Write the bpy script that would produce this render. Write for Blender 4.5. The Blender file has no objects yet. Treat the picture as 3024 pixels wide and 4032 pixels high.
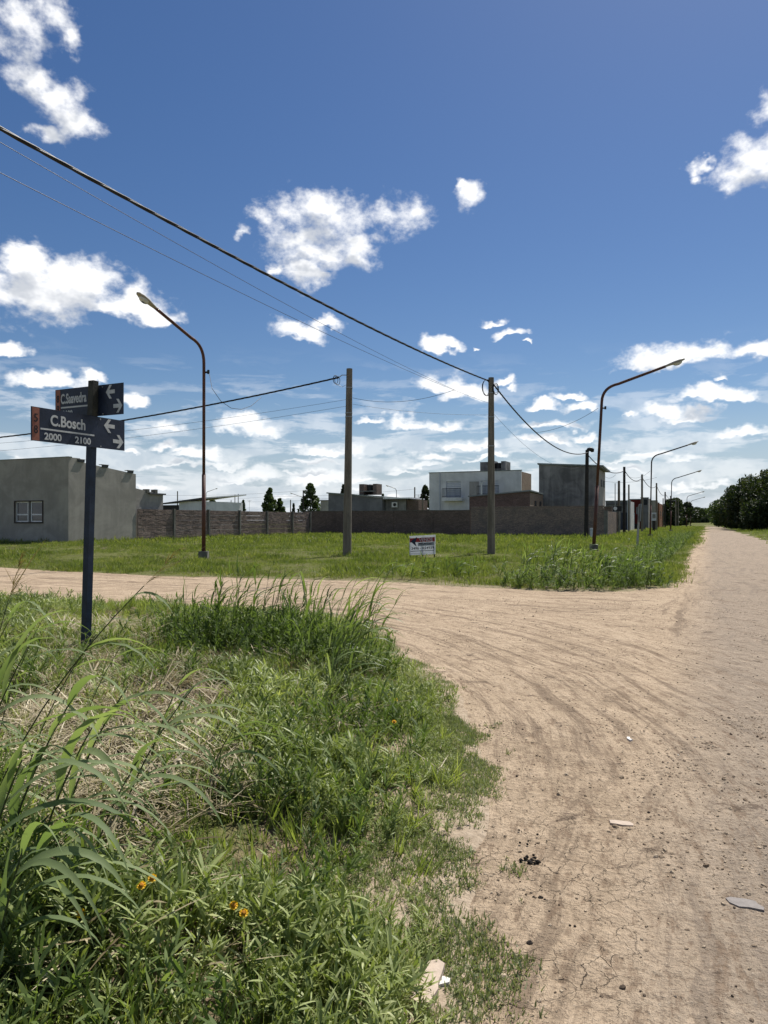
import bpy, math, random
import numpy as np
from mathutils import Vector, Matrix
random.seed(7); rng = np.random.default_rng(11)
R = math.radians
scene = bpy.context.scene
COL = scene.collection

# ------------------------------------------------------------------ camera
F, CX, HY, CAMH = 2850.0, 1512.0, 2050.0, 1.5        # focal length (photo px), centre column, horizon row, eye height
cam_d = bpy.data.cameras.new('camera'); cam = bpy.data.objects.new('camera', cam_d); COL.objects.link(cam)
cam.location = (0, 0, CAMH); cam.rotation_euler = (R(90), 0, 0)
cam_d.sensor_fit = 'VERTICAL'; cam_d.sensor_height = 36.0; cam_d.lens = F / 4032 * 36
cam_d.shift_y = (HY - 2016) / 4032
cam_d.clip_start = 0.05; cam_d.clip_end = 20000
scene.camera = cam

# ------------------------------------------------------------------ light
SUN_AZ, SUN_EL = 33.0, 57.0                           # azimuth clockwise from +Y
sd = bpy.data.lights.new('sun', 'SUN'); sun = bpy.data.objects.new('sun', sd); COL.objects.link(sun)
sd.energy = 4.8; sd.angle = R(0.53); sd.color = (1.0, 0.96, 0.90)
sv = Vector((math.sin(R(SUN_AZ))*math.cos(R(SUN_EL)), math.cos(R(SUN_AZ))*math.cos(R(SUN_EL)), math.sin(R(SUN_EL))))
sun.rotation_euler = (-sv).to_track_quat('-Z', 'Y').to_euler()
sun.location = sv*60
scene.view_settings.view_transform = 'Standard'; scene.view_settings.look = 'None'
scene.view_settings.exposure = 0.42; scene.view_settings.gamma = 1.0
scene.view_settings.use_curve_mapping = False
scene.cycles.max_bounces = 5; scene.cycles.transparent_max_bounces = 6
scene.cycles.diffuse_bounces = 2; scene.cycles.glossy_bounces = 2; scene.cycles.transmission_bounces = 4
scene.cycles.caustics_reflective = False; scene.cycles.caustics_refractive = False

# ------------------------------------------------------------------ node helper
class NT:
    def __init__(s, tree): s.t = tree
    def n(s, typ, **kw):
        nd = s.t.nodes.new(typ)
        for k, v in kw.items(): setattr(nd, k, v)
        return nd
    def put(s, sock, v):
        if v is None: return
        if isinstance(v, bpy.types.NodeSocket): s.t.links.new(v, sock)
        else: sock.default_value = v
    def m(s, op, a, b=None, c=None, clamp=False):
        nd = s.n('ShaderNodeMath', operation=op, use_clamp=clamp)
        s.put(nd.inputs[0], a); s.put(nd.inputs[1], b); s.put(nd.inputs[2], c)
        return nd.outputs[0]
    def v(s, op, a, b=None, out=0):
        nd = s.n('ShaderNodeVectorMath', operation=op)
        s.put(nd.inputs[0], a)
        if op == 'SCALE': s.put(nd.inputs['Scale'], b)
        else: s.put(nd.inputs[1], b)
        return nd.outputs['Value'] if op in ('LENGTH', 'DOT_PRODUCT', 'DISTANCE') else nd.outputs[0]
    def xyz(s, x=0.0, y=0.0, z=0.0):
        nd = s.n('ShaderNodeCombineXYZ'); s.put(nd.inputs[0], x); s.put(nd.inputs[1], y); s.put(nd.inputs[2], z)
        return nd.outputs[0]
    def sep(s, v):
        nd = s.n('ShaderNodeSeparateXYZ'); s.put(nd.inputs[0], v); return nd.outputs
    def noise(s, vec, scale=5.0, detail=4.0, rough=0.55, dist=0.0, col=False):
        nd = s.n('ShaderNodeTexNoise'); s.put(nd.inputs['Vector'], vec)
        nd.inputs['Scale'].default_value = scale; nd.inputs['Detail'].default_value = detail
        nd.inputs['Roughness'].default_value = rough; nd.inputs['Distortion'].default_value = dist
        return nd.outputs['Color'] if col else nd.outputs[0]
    def vor(s, vec, scale=5.0, feature='F1', rand=1.0, out='Distance'):
        nd = s.n('ShaderNodeTexVoronoi', feature=feature); s.put(nd.inputs['Vector'], vec)
        nd.inputs['Scale'].default_value = scale; nd.inputs['Randomness'].default_value = rand
        return nd.outputs[out]
    def ss(s, v, a, b, lo=0.0, hi=1.0):                  # smoothstep
        nd = s.n('ShaderNodeMapRange', interpolation_type='SMOOTHSTEP')
        s.put(nd.inputs[0], v); nd.inputs[1].default_value = a; nd.inputs[2].default_value = b
        nd.inputs[3].default_value = lo; nd.inputs[4].default_value = hi
        return nd.outputs[0]
    def lin(s, v, a, b, lo=0.0, hi=1.0):
        nd = s.n('ShaderNodeMapRange'); s.put(nd.inputs[0], v)
        nd.inputs[1].default_value = a; nd.inputs[2].default_value = b
        nd.inputs[3].default_value = lo; nd.inputs[4].default_value = hi
        return nd.outputs[0]
    def mix(s, f, a, b, blend='MIX'):
        nd = s.n('ShaderNodeMix', data_type='RGBA', blend_type=blend)
        s.put(nd.inputs[0], f)
        for i, v in ((6, a), (7, b)):
            if isinstance(v, tuple) and len(v) == 3: v = (*v, 1)
            s.put(nd.inputs[i], v)
        return nd.outputs[2]
    def ramp(s, f, stops):
        nd = s.n('ShaderNodeValToRGB'); s.put(nd.inputs[0], f)
        e = nd.color_ramp.elements
        while len(e) < len(stops): e.new(0.5)
        for el, (p, c) in zip(e, stops): el.position = p; el.color = (*c, 1)
        return nd.outputs[0]
    def bump(s, h, strength=0.5, dist=0.02, normal=None):
        nd = s.n('ShaderNodeBump'); nd.inputs['Strength'].default_value = strength; nd.inputs['Distance'].default_value = dist
        s.put(nd.inputs['Height'], h)
        if normal is not None: s.put(nd.inputs['Normal'], normal)
        return nd.outputs[0]

# ------------------------------------------------------------------ sky: Nishita plus cumulus clouds fixed in world directions
world = bpy.data.worlds.new('World'); scene.world = world; world.use_nodes = True
wt = world.node_tree; wt.nodes.clear(); W = NT(wt)
sky = W.n('ShaderNodeTexSky', sky_type='NISHITA'); sky.sun_disc = False
sky.sun_elevation = R(SUN_EL); sky.sun_rotation = R(SUN_AZ)
sky.air_density = 1.0; sky.dust_density = 0.35; sky.ozone_density = 2.2; sky.altitude = 50
CLOUDS = [  # column, row, half width, half height (all at 1659x2212 of the photo), converted to azimuth / elevation
 (45,45,105,80),(115,25,60,48),(150,85,30,34),(70,165,66,46),(125,215,58,52),(155,268,52,34),(95,292,46,18),
 (70,640,120,52),(60,570,62,44),(175,620,100,55),(225,668,80,36),(300,668,60,42),(342,684,44,20),(0,645,60,50),
 (6,757,44,17),(118,824,92,24),(85,812,50,18),(285,858,34,15),(205,815,26,14),
 (715,465,100,46),(690,515,80,34),(640,520,50,24),(780,520,60,30),(790,470,90,42),(615,470,74,38),(870,478,66,40),(700,545,96,40),(665,592,52,26),(760,565,66,22),(520,497,17,15),(595,590,13,18),(575,462,44,26),
 (1015,420,30,28),(992,396,12,14),
 (1630,330,66,66),(1590,375,56,38),(1680,300,50,80),(1505,352,30,14),(1500,375,16,16),(1535,345,26,10),
 (650,722,58,24),(705,706,34,15),(935,752,30,16),(965,746,32,15),(1066,692,23,9),(1105,720,32,12),(1136,741,12,5),(1030,744,9,6),
 (960,830,60,26),(1000,845,50,24),(1085,822,30,12),(930,838,30,18),
 (1440,775,92,34),(1530,762,90,28),(1630,752,60,24),(1390,790,50,22),(1560,822,20,7),
 (1520,855,84,20),(1570,862,60,17),(1430,888,62,16),(1490,898,56,14),(1356,900,13,8),
 (895,915,62,18),(950,916,40,14),(525,918,66,22),(565,926,44,16),(365,920,42,18),(350,958,36,14),(430,982,56,18),(395,970,40,10),(800,897,26,8),(290,972,20,8),
 (1200,918,70,13),(1260,884,40,13),(1180,880,40,10),(1230,862,32,8),(1260,940,30,8),
 (1600,938,66,14),(1390,980,60,12),(945,986,48,13),(870,1018,38,8),(560,1030,90,22),(690,1040,90,18),(1170,955,60,10),(1330,990,60,8),(700,975,70,14),(1000,960,70,12),
]
BLOBS = []
_r = random.Random(3)
for _ in range(34):                                       # many small flat puffs low down
    y_ = 985+_r.random()**1.2*100; CLOUDS.append((_r.uniform(-40, 1700), y_, _r.uniform(22, 60)*(1.25-(y_-985)/160), _r.uniform(5, 10)*(1.2-(y_-985)/200)))
for (x, y, w, h) in CLOUDS:
    px, py = x*3024/1659, y*3024/1659
    k = (px-CX)/F
    w *= 1.20; h *= 1.24
    BLOBS.append((math.atan(k), math.atan((HY-py)/F/math.sqrt(1+k*k)), w*1.823/F/(1+k*k),
                  h*1.823/F/math.sqrt(1+k*k)*math.cos(math.atan((HY-py)/F))**2))
tc = W.n('ShaderNodeTexCoord'); dirv = W.v('NORMALIZE', tc.outputs['Generated'])
sx, sy, sz = W.sep(dirv)
az = W.m('ARCTAN2', sx, sy); el = W.m('ARCSINE', sz)
P0 = W.xyz(az, el, 0.0)
Q = W.v('MULTIPLY', P0, (1.0, 1.35, 1.0))
hs = W.n('ShaderNodeHueSaturation'); hs.inputs['Saturation'].default_value = 1.24; hs.inputs['Value'].default_value = 0.70; hs.inputs['Hue'].default_value = 0.507
# pale blue-white air low over the horizon
W.put(hs.inputs['Color'], W.mix(W.m('MULTIPLY', W.ss(el, 0.18, -0.02), 0.85), sky.outputs[0], (6.6, 7.6, 8.9)))
STR = 0.085
def background(col):
    b = W.n('ShaderNodeBackground'); b.inputs['Strength'].default_value = STR; W.put(b.inputs['Color'], col); return b.outputs[0]
def pick(cond, lo, hi):                                   # cond 0 -> lo, 1 -> hi; only the chosen branch is evaluated
    mx = W.n('ShaderNodeMixShader'); W.put(mx.inputs[0], cond); W.put(mx.inputs[1], lo); W.put(mx.inputs[2], hi); return mx.outputs[0]
ZONES = []
def zone(a0, a1, e0, e1):                                 # a piece of sky: the clouds that reach into it
    sub = [b for b in BLOBS if b[0]+2.0*b[2]+.03 > a0 and b[0]-2.0*b[2]-.03 < a1 and b[1]+2.0*b[3]+.05 > e0 and b[1]-2.0*b[3]-.05 < e1]
    gt = bpy.data.node_groups.new('sky_zone', 'ShaderNodeTree'); W = NT(gt)
    for nm, ty in (('P', 'NodeSocketVector'), ('Q', 'NodeSocketVector'), ('az', 'NodeSocketFloat'), ('el', 'NodeSocketFloat'), ('sky', 'NodeSocketColor')):
        gt.interface.new_socket(nm, in_out='INPUT', socket_type=ty)
    gt.interface.new_socket('C', in_out='OUTPUT', socket_type='NodeSocketColor')
    gi = W.n('NodeGroupInput'); go = W.n('NodeGroupOutput')
    P0, Q, az, el, skyc = gi.outputs[:5]
    wn = W.noise(Q, 16.0, 4, 0.6, 0.0, col=True)
    wp = W.v('SCALE', W.v('SUBTRACT', wn, (0.5, 0.5, 0.5)), 0.055)
    fb = W.noise(W.v('ADD', Q, (3.7, 1.1, 0.4)), 26.0, 7, 0.60)
    fs = W.noise(W.v('ADD', Q, (3.706, 1.132, 0.4)), 26.0, 3, 0.60)
    def field(off, f):
        P = W.v('ADD', W.v('ADD', P0, wp), (off[0], off[1], 0)); acc = None
        for (ba, be, bw, bh) in sub:
            dv = W.v('MULTIPLY', W.v('SUBTRACT', P, (ba, be, 0)), (1/bw, 1/bh, 0)); l = W.v('LENGTH', dv)
            if be < .27: l = W.m('MAXIMUM', l, W.v('DOT_PRODUCT', dv, (0, -1.9, 0)))      # flat cloud base
            acc = l if acc is None else W.m('SMOOTH_MIN', acc, l, 0.25)
        b = W.m('SUBTRACT', 1.06, acc if acc is not None else 9.0)
        return W.m('MULTIPLY_ADD', W.m('SUBTRACT', f, 0.5), 2.7 if e0 > .3 else 1.9, b)
    c0 = field((0, 0), fb); c1 = field((0.006, 0.020 if e0 < .2 else 0.028), fs)
    dens = W.ss(c0, 0.0, 1.1 if e0 > .3 else .74)
    shade = W.m('MULTIPLY_ADD', W.ss(c1, 0.25, 1.1), -0.72, 1.0)
    col = skyc
    if e0 < 0.24:                                         # flat layered cloud and haze towards the horizon
        Qb = W.xyz(W.m('MULTIPLY', az, 7.0), W.m('MULTIPLY', el, 30.0), 2.0)
        fbb = W.noise(Qb, 1.4, 6, 0.6, 0.3)
        low = W.ss(el, 0.16, 0.05)
        band = W.m('MULTIPLY', W.ss(W.m('ADD', fbb, W.m('MULTIPLY', low, 0.12)), 0.50, 0.62), W.ss(el, 0.24, 0.10))
        col = W.mix(W.m('MULTIPLY', band, 0.45), col, W.mix(W.ss(fs, .35, .62), (6.9, 7.4, 8.0), (9.9, 10.0, 10.1)))
    cl = W.mix(shade, (3.9, 4.3, 5.0), (10.4, 10.4, 10.4))
    W.put(go.inputs[0], W.mix(W.m('MULTIPLY', dens, 0.97 if e0 > .13 else (0.86 if e0 > .08 else 0.62)), col, cl))
    ZONES.append(gt); return gt
def open_sky():                                           # the same fair-weather cumulus carried on round the rest of the sky
    f = W.noise(W.v('MULTIPLY', dirv, (1.0, 1.0, 1.7)), 4.2, 6, 0.58)
    g = W.noise(W.xyz(W.m('MULTIPLY', az, 2.2), W.m('MULTIPLY', el, 14.0), 1.0), 2.6, 6, 0.6)
    low = W.m('MULTIPLY', W.ss(g, 0.46, 0.58), W.ss(el, 0.34, 0.06))
    base = W.mix(W.m('MULTIPLY', low, 0.6), hs.outputs[0], (9.6, 9.7, 9.8))
    return background(W.mix(W.m('MULTIPLY', W.m('MULTIPLY', W.ss(f, 0.56, 0.65), W.m('MAXIMUM', W.ss(W.m('ABSOLUTE', az), .6, .75), W.ss(el, .62, .82))), 0.95), base, W.mix(W.ss(f, .6, .78), (10.4, 10.4, 10.4), (6.4, 6.8, 7.4))))
def use(gt):
    g = W.n('ShaderNodeGroup'); g.node_tree = gt
    for i, v in enumerate((P0, Q, az, el, hs.outputs[0])): W.put(g.inputs[i], v)
    return background(g.outputs[0])
EL = [0.0, 0.085, 0.14, 0.20, 0.33, 0.62]
halves = []
grid = [[zone(a0, a1, EL[i], EL[i+1]) for i in range(len(EL)-1)] for (a0, a1) in ((-0.6, -0.19), (-0.19, 0.16), (0.16, 0.6))]
for row in grid:
    sh = use(row[-1])
    for i in range(len(EL)-3, -1, -1):
        sh = pick(W.m('GREATER_THAN', el, EL[i+1]), use(row[i]), sh)
    halves.append(sh)
inside = pick(W.m('GREATER_THAN', az, 0.16), pick(W.m('GREATER_THAN', az, -0.19), halves[0], halves[1]), halves[2])
outc = W.m('MAXIMUM', W.m('GREATER_THAN', W.m('ABSOLUTE', az), 0.6), W.m('GREATER_THAN', el, 0.62))
upper = pick(outc, inside, open_sky())
final = pick(W.m('LESS_THAN', el, 0.0), upper, background(hs.outputs[0]))
wo = W.n('ShaderNodeOutputWorld'); wt.links.new(final, wo.inputs[0])
world.cycles.sampling_method = 'MANUAL'; world.cycles.sample_map_resolution = 512

# ------------------------------------------------------------------ plan of the place
A = R(24.15)                                          # bearing of the dirt road, clockwise from +Y
SA, CA = math.sin(A), math.cos(A)
def rd(s, d, z=0.0): return Vector((s*SA + d*CA, s*CA - d*SA, z))      # s metres along the road, d metres right of it
def s_at(px, d):                                      # how far along the road a line at offset d meets a photo column
    k = (px-CX)/F; return -d*(CA + k*SA)/(SA - k*CA)
def d_at(px, s):
    k = (px-CX)/F; return -s*(SA - k*CA)/(CA + k*SA)
def z_at(py, Y): return CAMH + (HY-py)/F*Y
def at(px, py, Y): return Vector(((px-CX)/F*Y, Y, z_at(py, Y)))

NEAR = np.array([(.20,1.7),(.25,2.157),(.35,2.95),(.49,4.07),(.58,5.2),(.62,6.1),(.46,7.3),(.16,8.6),(-.15,9.9),(-1.0,11.2),(-2.5,12.0),(-4.2,12.5),(-8,13.5),(-14,16.2),(-120,64),(-140,-60),(-26,-60),(-.55,-.0)])
FAR = np.array([(-160,88),(-12.26,23.1),(-6.27,19.7),(-.07,17.8),(2.69,15.9),(3.6,15.45),(5.2,15.4),(6.38,16.1),(7.3,17.9),(8.83,21.4),(37.2,85.5),(37.2+SA*1500,85.5+CA*1500),(-900,2500),(-1500,600)])
RIGHT = np.array([tuple(rd(-80,4.2)[:2]),tuple(rd(60,4.2)[:2]),tuple(rd(150,3.7)[:2]),tuple(rd(400,2.6)[:2]),tuple(rd(1600,2.6)[:2]),(3000,1400),(2500,-900)])
def sdist(P, poly):                                   # signed distance, positive inside
    x, y = P[:, 0], P[:, 1]; best = np.full(len(P), 1e18); ins = np.zeros(len(P), bool)
    n = len(poly)
    for i in range(n):
        ax, ay = poly[i]; bx, by = poly[(i+1) % n]
        ex, ey = bx-ax, by-ay
        t = np.clip(((x-ax)*ex + (y-ay)*ey)/(ex*ex+ey*ey), 0, 1)
        best = np.minimum(best, (x-ax-t*ex)**2 + (y-ay-t*ey)**2)
        c = ((ay > y) != (by > y)); 
        with np.errstate(divide='ignore', invalid='ignore'):
            xi = (bx-ax)*(y-ay)/(by-ay) + ax
        ins ^= c & (x < xi)
    return np.where(ins, 1, -1)*np.sqrt(best)
def _h(ix, iy, seed):
    n = (ix.astype(np.int64)*374761393 + iy.astype(np.int64)*668265263 + seed*974634777) & 0x7fffffff
    n = ((n ^ (n >> 13))*1274126177) & 0x7fffffff
    return ((n ^ (n >> 16)) & 0xffff)/65535.0
def vnoise(x, y, seed=0):
    ix, iy = np.floor(x), np.floor(y); fx, fy = x-ix, y-iy
    fx = fx*fx*(3-2*fx); fy = fy*fy*(3-2*fy)
    a, b, c, d = _h(ix, iy, seed), _h(ix+1, iy, seed), _h(ix, iy+1, seed), _h(ix+1, iy+1, seed)
    return a + (b-a)*fx + (c-a)*fy + (a-b-c+d)*fx*fy
def fbm(x, y, seed=0, o=4):
    v, a, t = 0, 1, 0
    for i in range(o): v = v + a*vnoise(x*2**i, y*2**i, seed+i); t += a; a *= .5
    return v/t
def sm(x, a, b): t = np.clip((x-a)/(b-a), 0, 1); return t*t*(3-2*t)
def edges(P):                                         # ragged distances to the three verges
    j = (fbm(P[:, 0]*2.2, P[:, 1]*2.2, 5)-.5)*.38 + (fbm(P[:, 0]*.5, P[:, 1]*.5, 9)-.5)*.5
    return sdist(P, NEAR)+j*.45, sdist(P, FAR)+j, sdist(P, RIGHT)+j*1.5
def gz(P):
    n, f, r = edges(P)
    d = np.maximum(np.maximum(n, f), r)
    z = -.07 + .09*sm(d, -.35, .08)
    z += sm(n, 0, 1.6)*.13 + sm(n, 0, .8)*(fbm(P[:, 0]*1.3, P[:, 1]*1.3, 21)-.5)*.20
    z += sm(f, 0, 7)*.10 + sm(f, 0, 2)*(fbm(P[:, 0]*.4, P[:, 1]*.4, 22)-.5)*.12
    z += sm(r, 0, 4)*.25
    return z
def g1(x, y): return float(gz(np.array([(x, y)]))[0])
def gp(px, py):                                       # the ground point seen at a photo pixel
    z = .05
    for _ in range(12):
        Y = (CAMH-z)*F/(py-HY); X = (px-CX)/F*Y; z = g1(X, Y)
    return Vector((X, Y, z))

# ------------------------------------------------------------------ objects and naming
ORG = {}
def tag(o, label=None, cat=None, group=None, kind=None):
    if label: o['label'] = label
    if cat: o['category'] = cat
    if group: o['group'] = group
    if kind: o['kind'] = kind
    return o
def thing(name, label, cat, loc, group=None):
    o = bpy.data.objects.new(name, None); COL.objects.link(o); o.location = loc; o.empty_display_size = .2
    ORG[o] = Vector(loc); return tag(o, label, cat, group)
def link(name, me, parent=None, loc=None):
    o = bpy.data.objects.new(name, me); COL.objects.link(o)
    if parent is not None: o.parent = parent; ORG[o] = ORG[parent]
    elif loc is not None: o.location = loc; ORG[o] = Vector(loc)
    else: ORG[o] = Vector((0, 0, 0))
    return o
class MB:
    def __init__(s): s.v = []; s.f = []; s.m = []
    def add(s, vs, fs, mi=0):
        b = len(s.v); s.v += [tuple(v) for v in vs]; s.f += [tuple(i+b for i in f) for f in fs]; s.m += [mi]*len(fs); return s
    def hexa(s, p, mi=0):                             # 8 points: 4 lower (ccw), 4 upper
        return s.add(p, [(3,2,1,0),(4,5,6,7),(0,1,5,4),(1,2,6,5),(2,3,7,6),(3,0,4,7)], mi)
    def box(s, x0, x1, y0, y1, z0, z1, mi=0):
        return s.hexa([(x0,y0,z0),(x1,y0,z0),(x1,y1,z0),(x0,y1,z0),(x0,y0,z1),(x1,y0,z1),(x1,y1,z1),(x0,y1,z1)], mi)
    def rbox(s, s0, s1, d0, d1, z0, z1, mi=0):        # box in the road's frame; z1 may be a pair (z at d0, z at d1)
        a, b = z1 if isinstance(z1, tuple) else (z1, z1)
        return s.hexa([rd(s0,d0,z0),rd(s0,d1,z0),rd(s1,d1,z0),rd(s1,d0,z0),rd(s0,d0,a),rd(s0,d1,b),rd(s1,d1,b),rd(s1,d0,a)], mi)
    def tube(s, pts, r, n=6, mi=0, cap=True):
        pts = [Vector(p) for p in pts]; rs = r if isinstance(r, (list, tuple)) else [r]*len(pts)
        rings = []; up = None
        for i, p in enumerate(pts):
            t = (pts[min(i+1, len(pts)-1)] - pts[max(i-1, 0)]).normalized()
            if up is None: up = Vector((0,0,1)) if abs(t.z) < .9 else Vector((1,0,0))
            a = t.cross(up).normalized(); b = a.cross(t).normalized(); up = b
            rings.append([p + a*math.cos(2*math.pi*k/n)*rs[i] + b*math.sin(2*math.pi*k/n)*rs[i] for k in range(n)])
        vs = [v for rg in rings for v in rg]; fs = []
        for i in range(len(pts)-1):
            for k in range(n):
                a, b = i*n+k, i*n+(k+1) % n; fs.append((a, b, b+n, a+n))
        if cap: fs += [tuple(range(n-1, -1, -1)), tuple(range((len(pts)-1)*n, len(pts)*n))]
        return s.add(vs, fs, mi)
    def build(s, name, mat, parent=None, loc=None, smooth=False, uv=True):
        o = Vector(ORG[parent]) if parent is not None else (Vector(loc) if loc is not None else Vector((0,0,0)))
        me = bpy.data.meshes.new(name)
        me.from_pydata([(v[0]-o.x, v[1]-o.y, v[2]-o.z) for v in s.v], [], s.f)
        for mt in (mat if isinstance(mat, (list, tuple)) else [mat]): me.materials.append(mt)
        if any(s.m): me.polygons.foreach_set('material_index', s.m)
        if smooth: me.polygons.foreach_set('use_smooth', [True]*len(s.f))
        if uv:                                        # metres along the face and up it
            l = me.uv_layers.new(name='UVMap').data
            for p in me.polygons:
                nn = p.normal
                if abs(nn.z) < .8:
                    h = Vector((-nn.y, nn.x, 0)).normalized()
                    for li in p.loop_indices:
                        c = me.vertices[me.loops[li].vertex_index].co + o; l[li].uv = (c.dot(h), c.z)
                else:
                    for li in p.loop_indices:
                        c = me.vertices[me.loops[li].vertex_index].co + o; l[li].uv = (c.x, c.y)
        return link(name, me, parent, loc)
def copy_child(src, parent, name=None):
    c = src.copy(); COL.objects.link(c); c.parent = parent; ORG[c] = ORG[parent]; return c

# ------------------------------------------------------------------ materials
def mat(name):
    m = bpy.data.materials.new(name); m.use_nodes = True
    t = m.node_tree; n = NT(t); b = t.nodes['Principled BSDF']
    return m, n, b
def geo_pos(n): return n.n('ShaderNodeNewGeometry').outputs['Position']
def uvv(n):
    u = n.n('ShaderNodeUVMap'); u.uv_map = 'UVMap'; return u.outputs[0]
def plain(name, c, rough=.7, var=.25, scale=6, metal=0.0, bump=.15, spec=.3):
    m, n, b = mat(name); p = geo_pos(n)
    f = n.noise(p, scale, 5, .6); f2 = n.noise(p, scale*7, 3, .6)
    k = n.m('ADD', n.m('MULTIPLY', f, .7), n.m('MULTIPLY', f2, .3))
    lo = tuple(x*(1-var) for x in c); hi = tuple(min(1, x*(1+var)) for x in c)
    n.put(b.inputs['Base Color'], n.mix(n.ss(k, .3, .7), lo, hi))
    b.inputs['Roughness'].default_value = rough; b.inputs['Metallic'].default_value = metal
    b.inputs['Specular IOR Level'].default_value = spec
    if bump: n.put(b.inputs['Normal'], n.bump(f2, bump, .01))
    return m
def render_mat(name, c, stain, scale=1.0, streak=.5):  # weathered cement render with rain streaks and patches
    m, n, b = mat(name); u = uvv(n); x, y, _ = n.sep(u)
    big = n.noise(u, .55*scale, 5, .62, .6); fine = n.noise(u, 14, 4, .65)
    st = n.noise(n.xyz(n.m('MULTIPLY', x, 3.0), n.m('MULTIPLY', y, .22), 0.0), 1.0, 4, .6)
    k = n.m('ADD', n.m('MULTIPLY', big, 1-streak*.5), n.m('MULTIPLY', st, streak*.5))
    col = n.mix(n.ss(k, .36, .66), stain, c)
    col = n.mix(n.m('MULTIPLY', n.ss(fine, .45, .75), .25), col, tuple(x*.7 for x in c))
    n.put(b.inputs['Base Color'], col); b.inputs['Roughness'].default_value = .92; b.inputs['Specular IOR Level'].default_value = .15
    n.put(b.inputs['Normal'], n.bump(n.m('ADD', fine, n.m('MULTIPLY', big, .7)), .35, .02))
    return m
def brick_mat(name, c1, c2, mortar, blotch, bw=.25, bh=.085):
    m, n, b = mat(name); u = uvv(n)
    w = n.v('ADD', u, n.v('SCALE', n.v('SUBTRACT', n.noise(u, 3, 3, .6, col=True), (.5, .5, .5)), .03))
    bt = n.n('ShaderNodeTexBrick'); n.put(bt.inputs['Vector'], w)
    bt.inputs['Color1'].default_value = (*c1, 1); bt.inputs['Color2'].default_value = (*c2, 1); bt.inputs['Mortar'].default_value = (*mortar, 1)
    bt.inputs['Scale'].default_value = 1; bt.inputs['Brick Width'].default_value = bw; bt.inputs['Row Height'].default_value = bh
    bt.inputs['Mortar Size'].default_value = .012; bt.inputs['Mortar Smooth'].default_value = .3; bt.inputs['Bias'].default_value = .0
    big = n.noise(u, .8, 5, .65, .8)
    fine = n.noise(n.v('MULTIPLY', u, (1, 2.2, 1)), 8, 4, .65)
    col = n.mix(n.m('MULTIPLY', n.ss(big, .45, .65), .75), bt.outputs['Color'], blotch)
    col = n.mix(n.ss(fine, .35, .7), n.mix(.45, col, (.02, .018, .016)), col)
    n.put(b.inputs['Base Color'], col); b.inputs['Roughness'].default_value = .93; b.inputs['Specular IOR Level'].default_value = .1
    n.put(b.inputs['Normal'], n.bump(n.m('SUBTRACT', n.m('MULTIPLY', fine, .6), bt.outputs['Fac']), .6, .02))
    return m
def leaf_mat(name, cols, trans=.45, rough=.42, spec=.35, tint=(1.15, 1.25, .55)):
    m, n, b = mat(name)
    oi = n.n('ShaderNodeObjectInfo').outputs['Random']; p = geo_pos(n)
    isl = n.n('ShaderNodeNewGeometry').outputs['Random Per Island']
    f = n.m('ADD', n.m('MULTIPLY', oi, .32), n.m('ADD', n.m('MULTIPLY', isl, .32), n.m('MULTIPLY', n.ss(n.noise(p, .7, 3, .6), .3, .7), .36)))
    col = n.ramp(f, [(.12+.76*i/(len(cols)-1), c) for i, c in enumerate(cols)])
    n.put(b.inputs['Base Color'], col); b.inputs['Roughness'].default_value = rough; b.inputs['Specular IOR Level'].default_value = spec
    tr = n.n('ShaderNodeBsdfTranslucent'); n.put(tr.inputs['Color'], n.mix(1.0, col, (*tint, 1), 'MULTIPLY'))
    mx = n.n('ShaderNodeMixShader'); mx.inputs[0].default_value = trans
    t = m.node_tree; t.links.new(b.outputs[0], mx.inputs[1]); t.links.new(tr.outputs[0], mx.inputs[2])
    t.links.new(mx.outputs[0], t.nodes['Material Output'].inputs[0])
    return m
def rust_mat():
    m, n, b = mat('rusty_paint'); p = geo_pos(n)
    f = n.noise(n.v('MULTIPLY', p, (1, 1, .35)), 9, 6, .7)
    n.put(b.inputs['Base Color'], n.ramp(f, [(.3, (.030, .014, .010)), (.5, (.080, .026, .015)), (.7, (.135, .050, .026))]))
    b.inputs['Roughness'].default_value = .65; n.put(b.inputs['Normal'], n.bump(f, .25, .01))
    return m
def soil_mat():
    m, n, b = mat('verge_soil'); p = geo_pos(n)
    f = n.noise(p, .9, 6, .62, .4); f2 = n.noise(p, 22, 5, .65)
    soil = n.ramp(f2, [(.3, (.075, .055, .036)), (.5, (.17, .125, .085)), (.72, (.30, .225, .155))])
    grass = n.ramp(f2, [(.3, (.060, .066, .022)), (.5, (.105, .115, .036)), (.72, (.17, .165, .065))])
    cd = n.n('ShaderNodeVectorMath', operation='LENGTH'); n.put(cd.inputs[0], p)
    far = n.ss(cd.outputs['Value'], 9, 24)
    at_ = n.n('ShaderNodeAttribute'); at_.attribute_name = 'edge'
    dusty = n.ramp(f2, [(.3, (.24, .185, .13)), (.5, (.36, .285, .205)), (.72, (.45, .365, .27))])
    soil = n.mix(n.m('MULTIPLY', n.ss(n.m('ADD', at_.outputs['Fac'], n.m('MULTIPLY', n.m('SUBTRACT', f, .5), 1.2)), .75, .2), 1.0), soil, dusty)
    k = n.m('MAXIMUM', far, n.m('MULTIPLY', n.ss(f, .44, .60), n.ss(at_.outputs['Fac'], .4, 1.0)))
    n.put(b.inputs['Base Color'], n.mix(k, soil, grass)); b.inputs['Roughness'].default_value = 1; b.inputs['Specular IOR Level'].default_value = .05
    n.put(b.inputs['Normal'], n.bump(f2, .7, .04))
    return m
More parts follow.
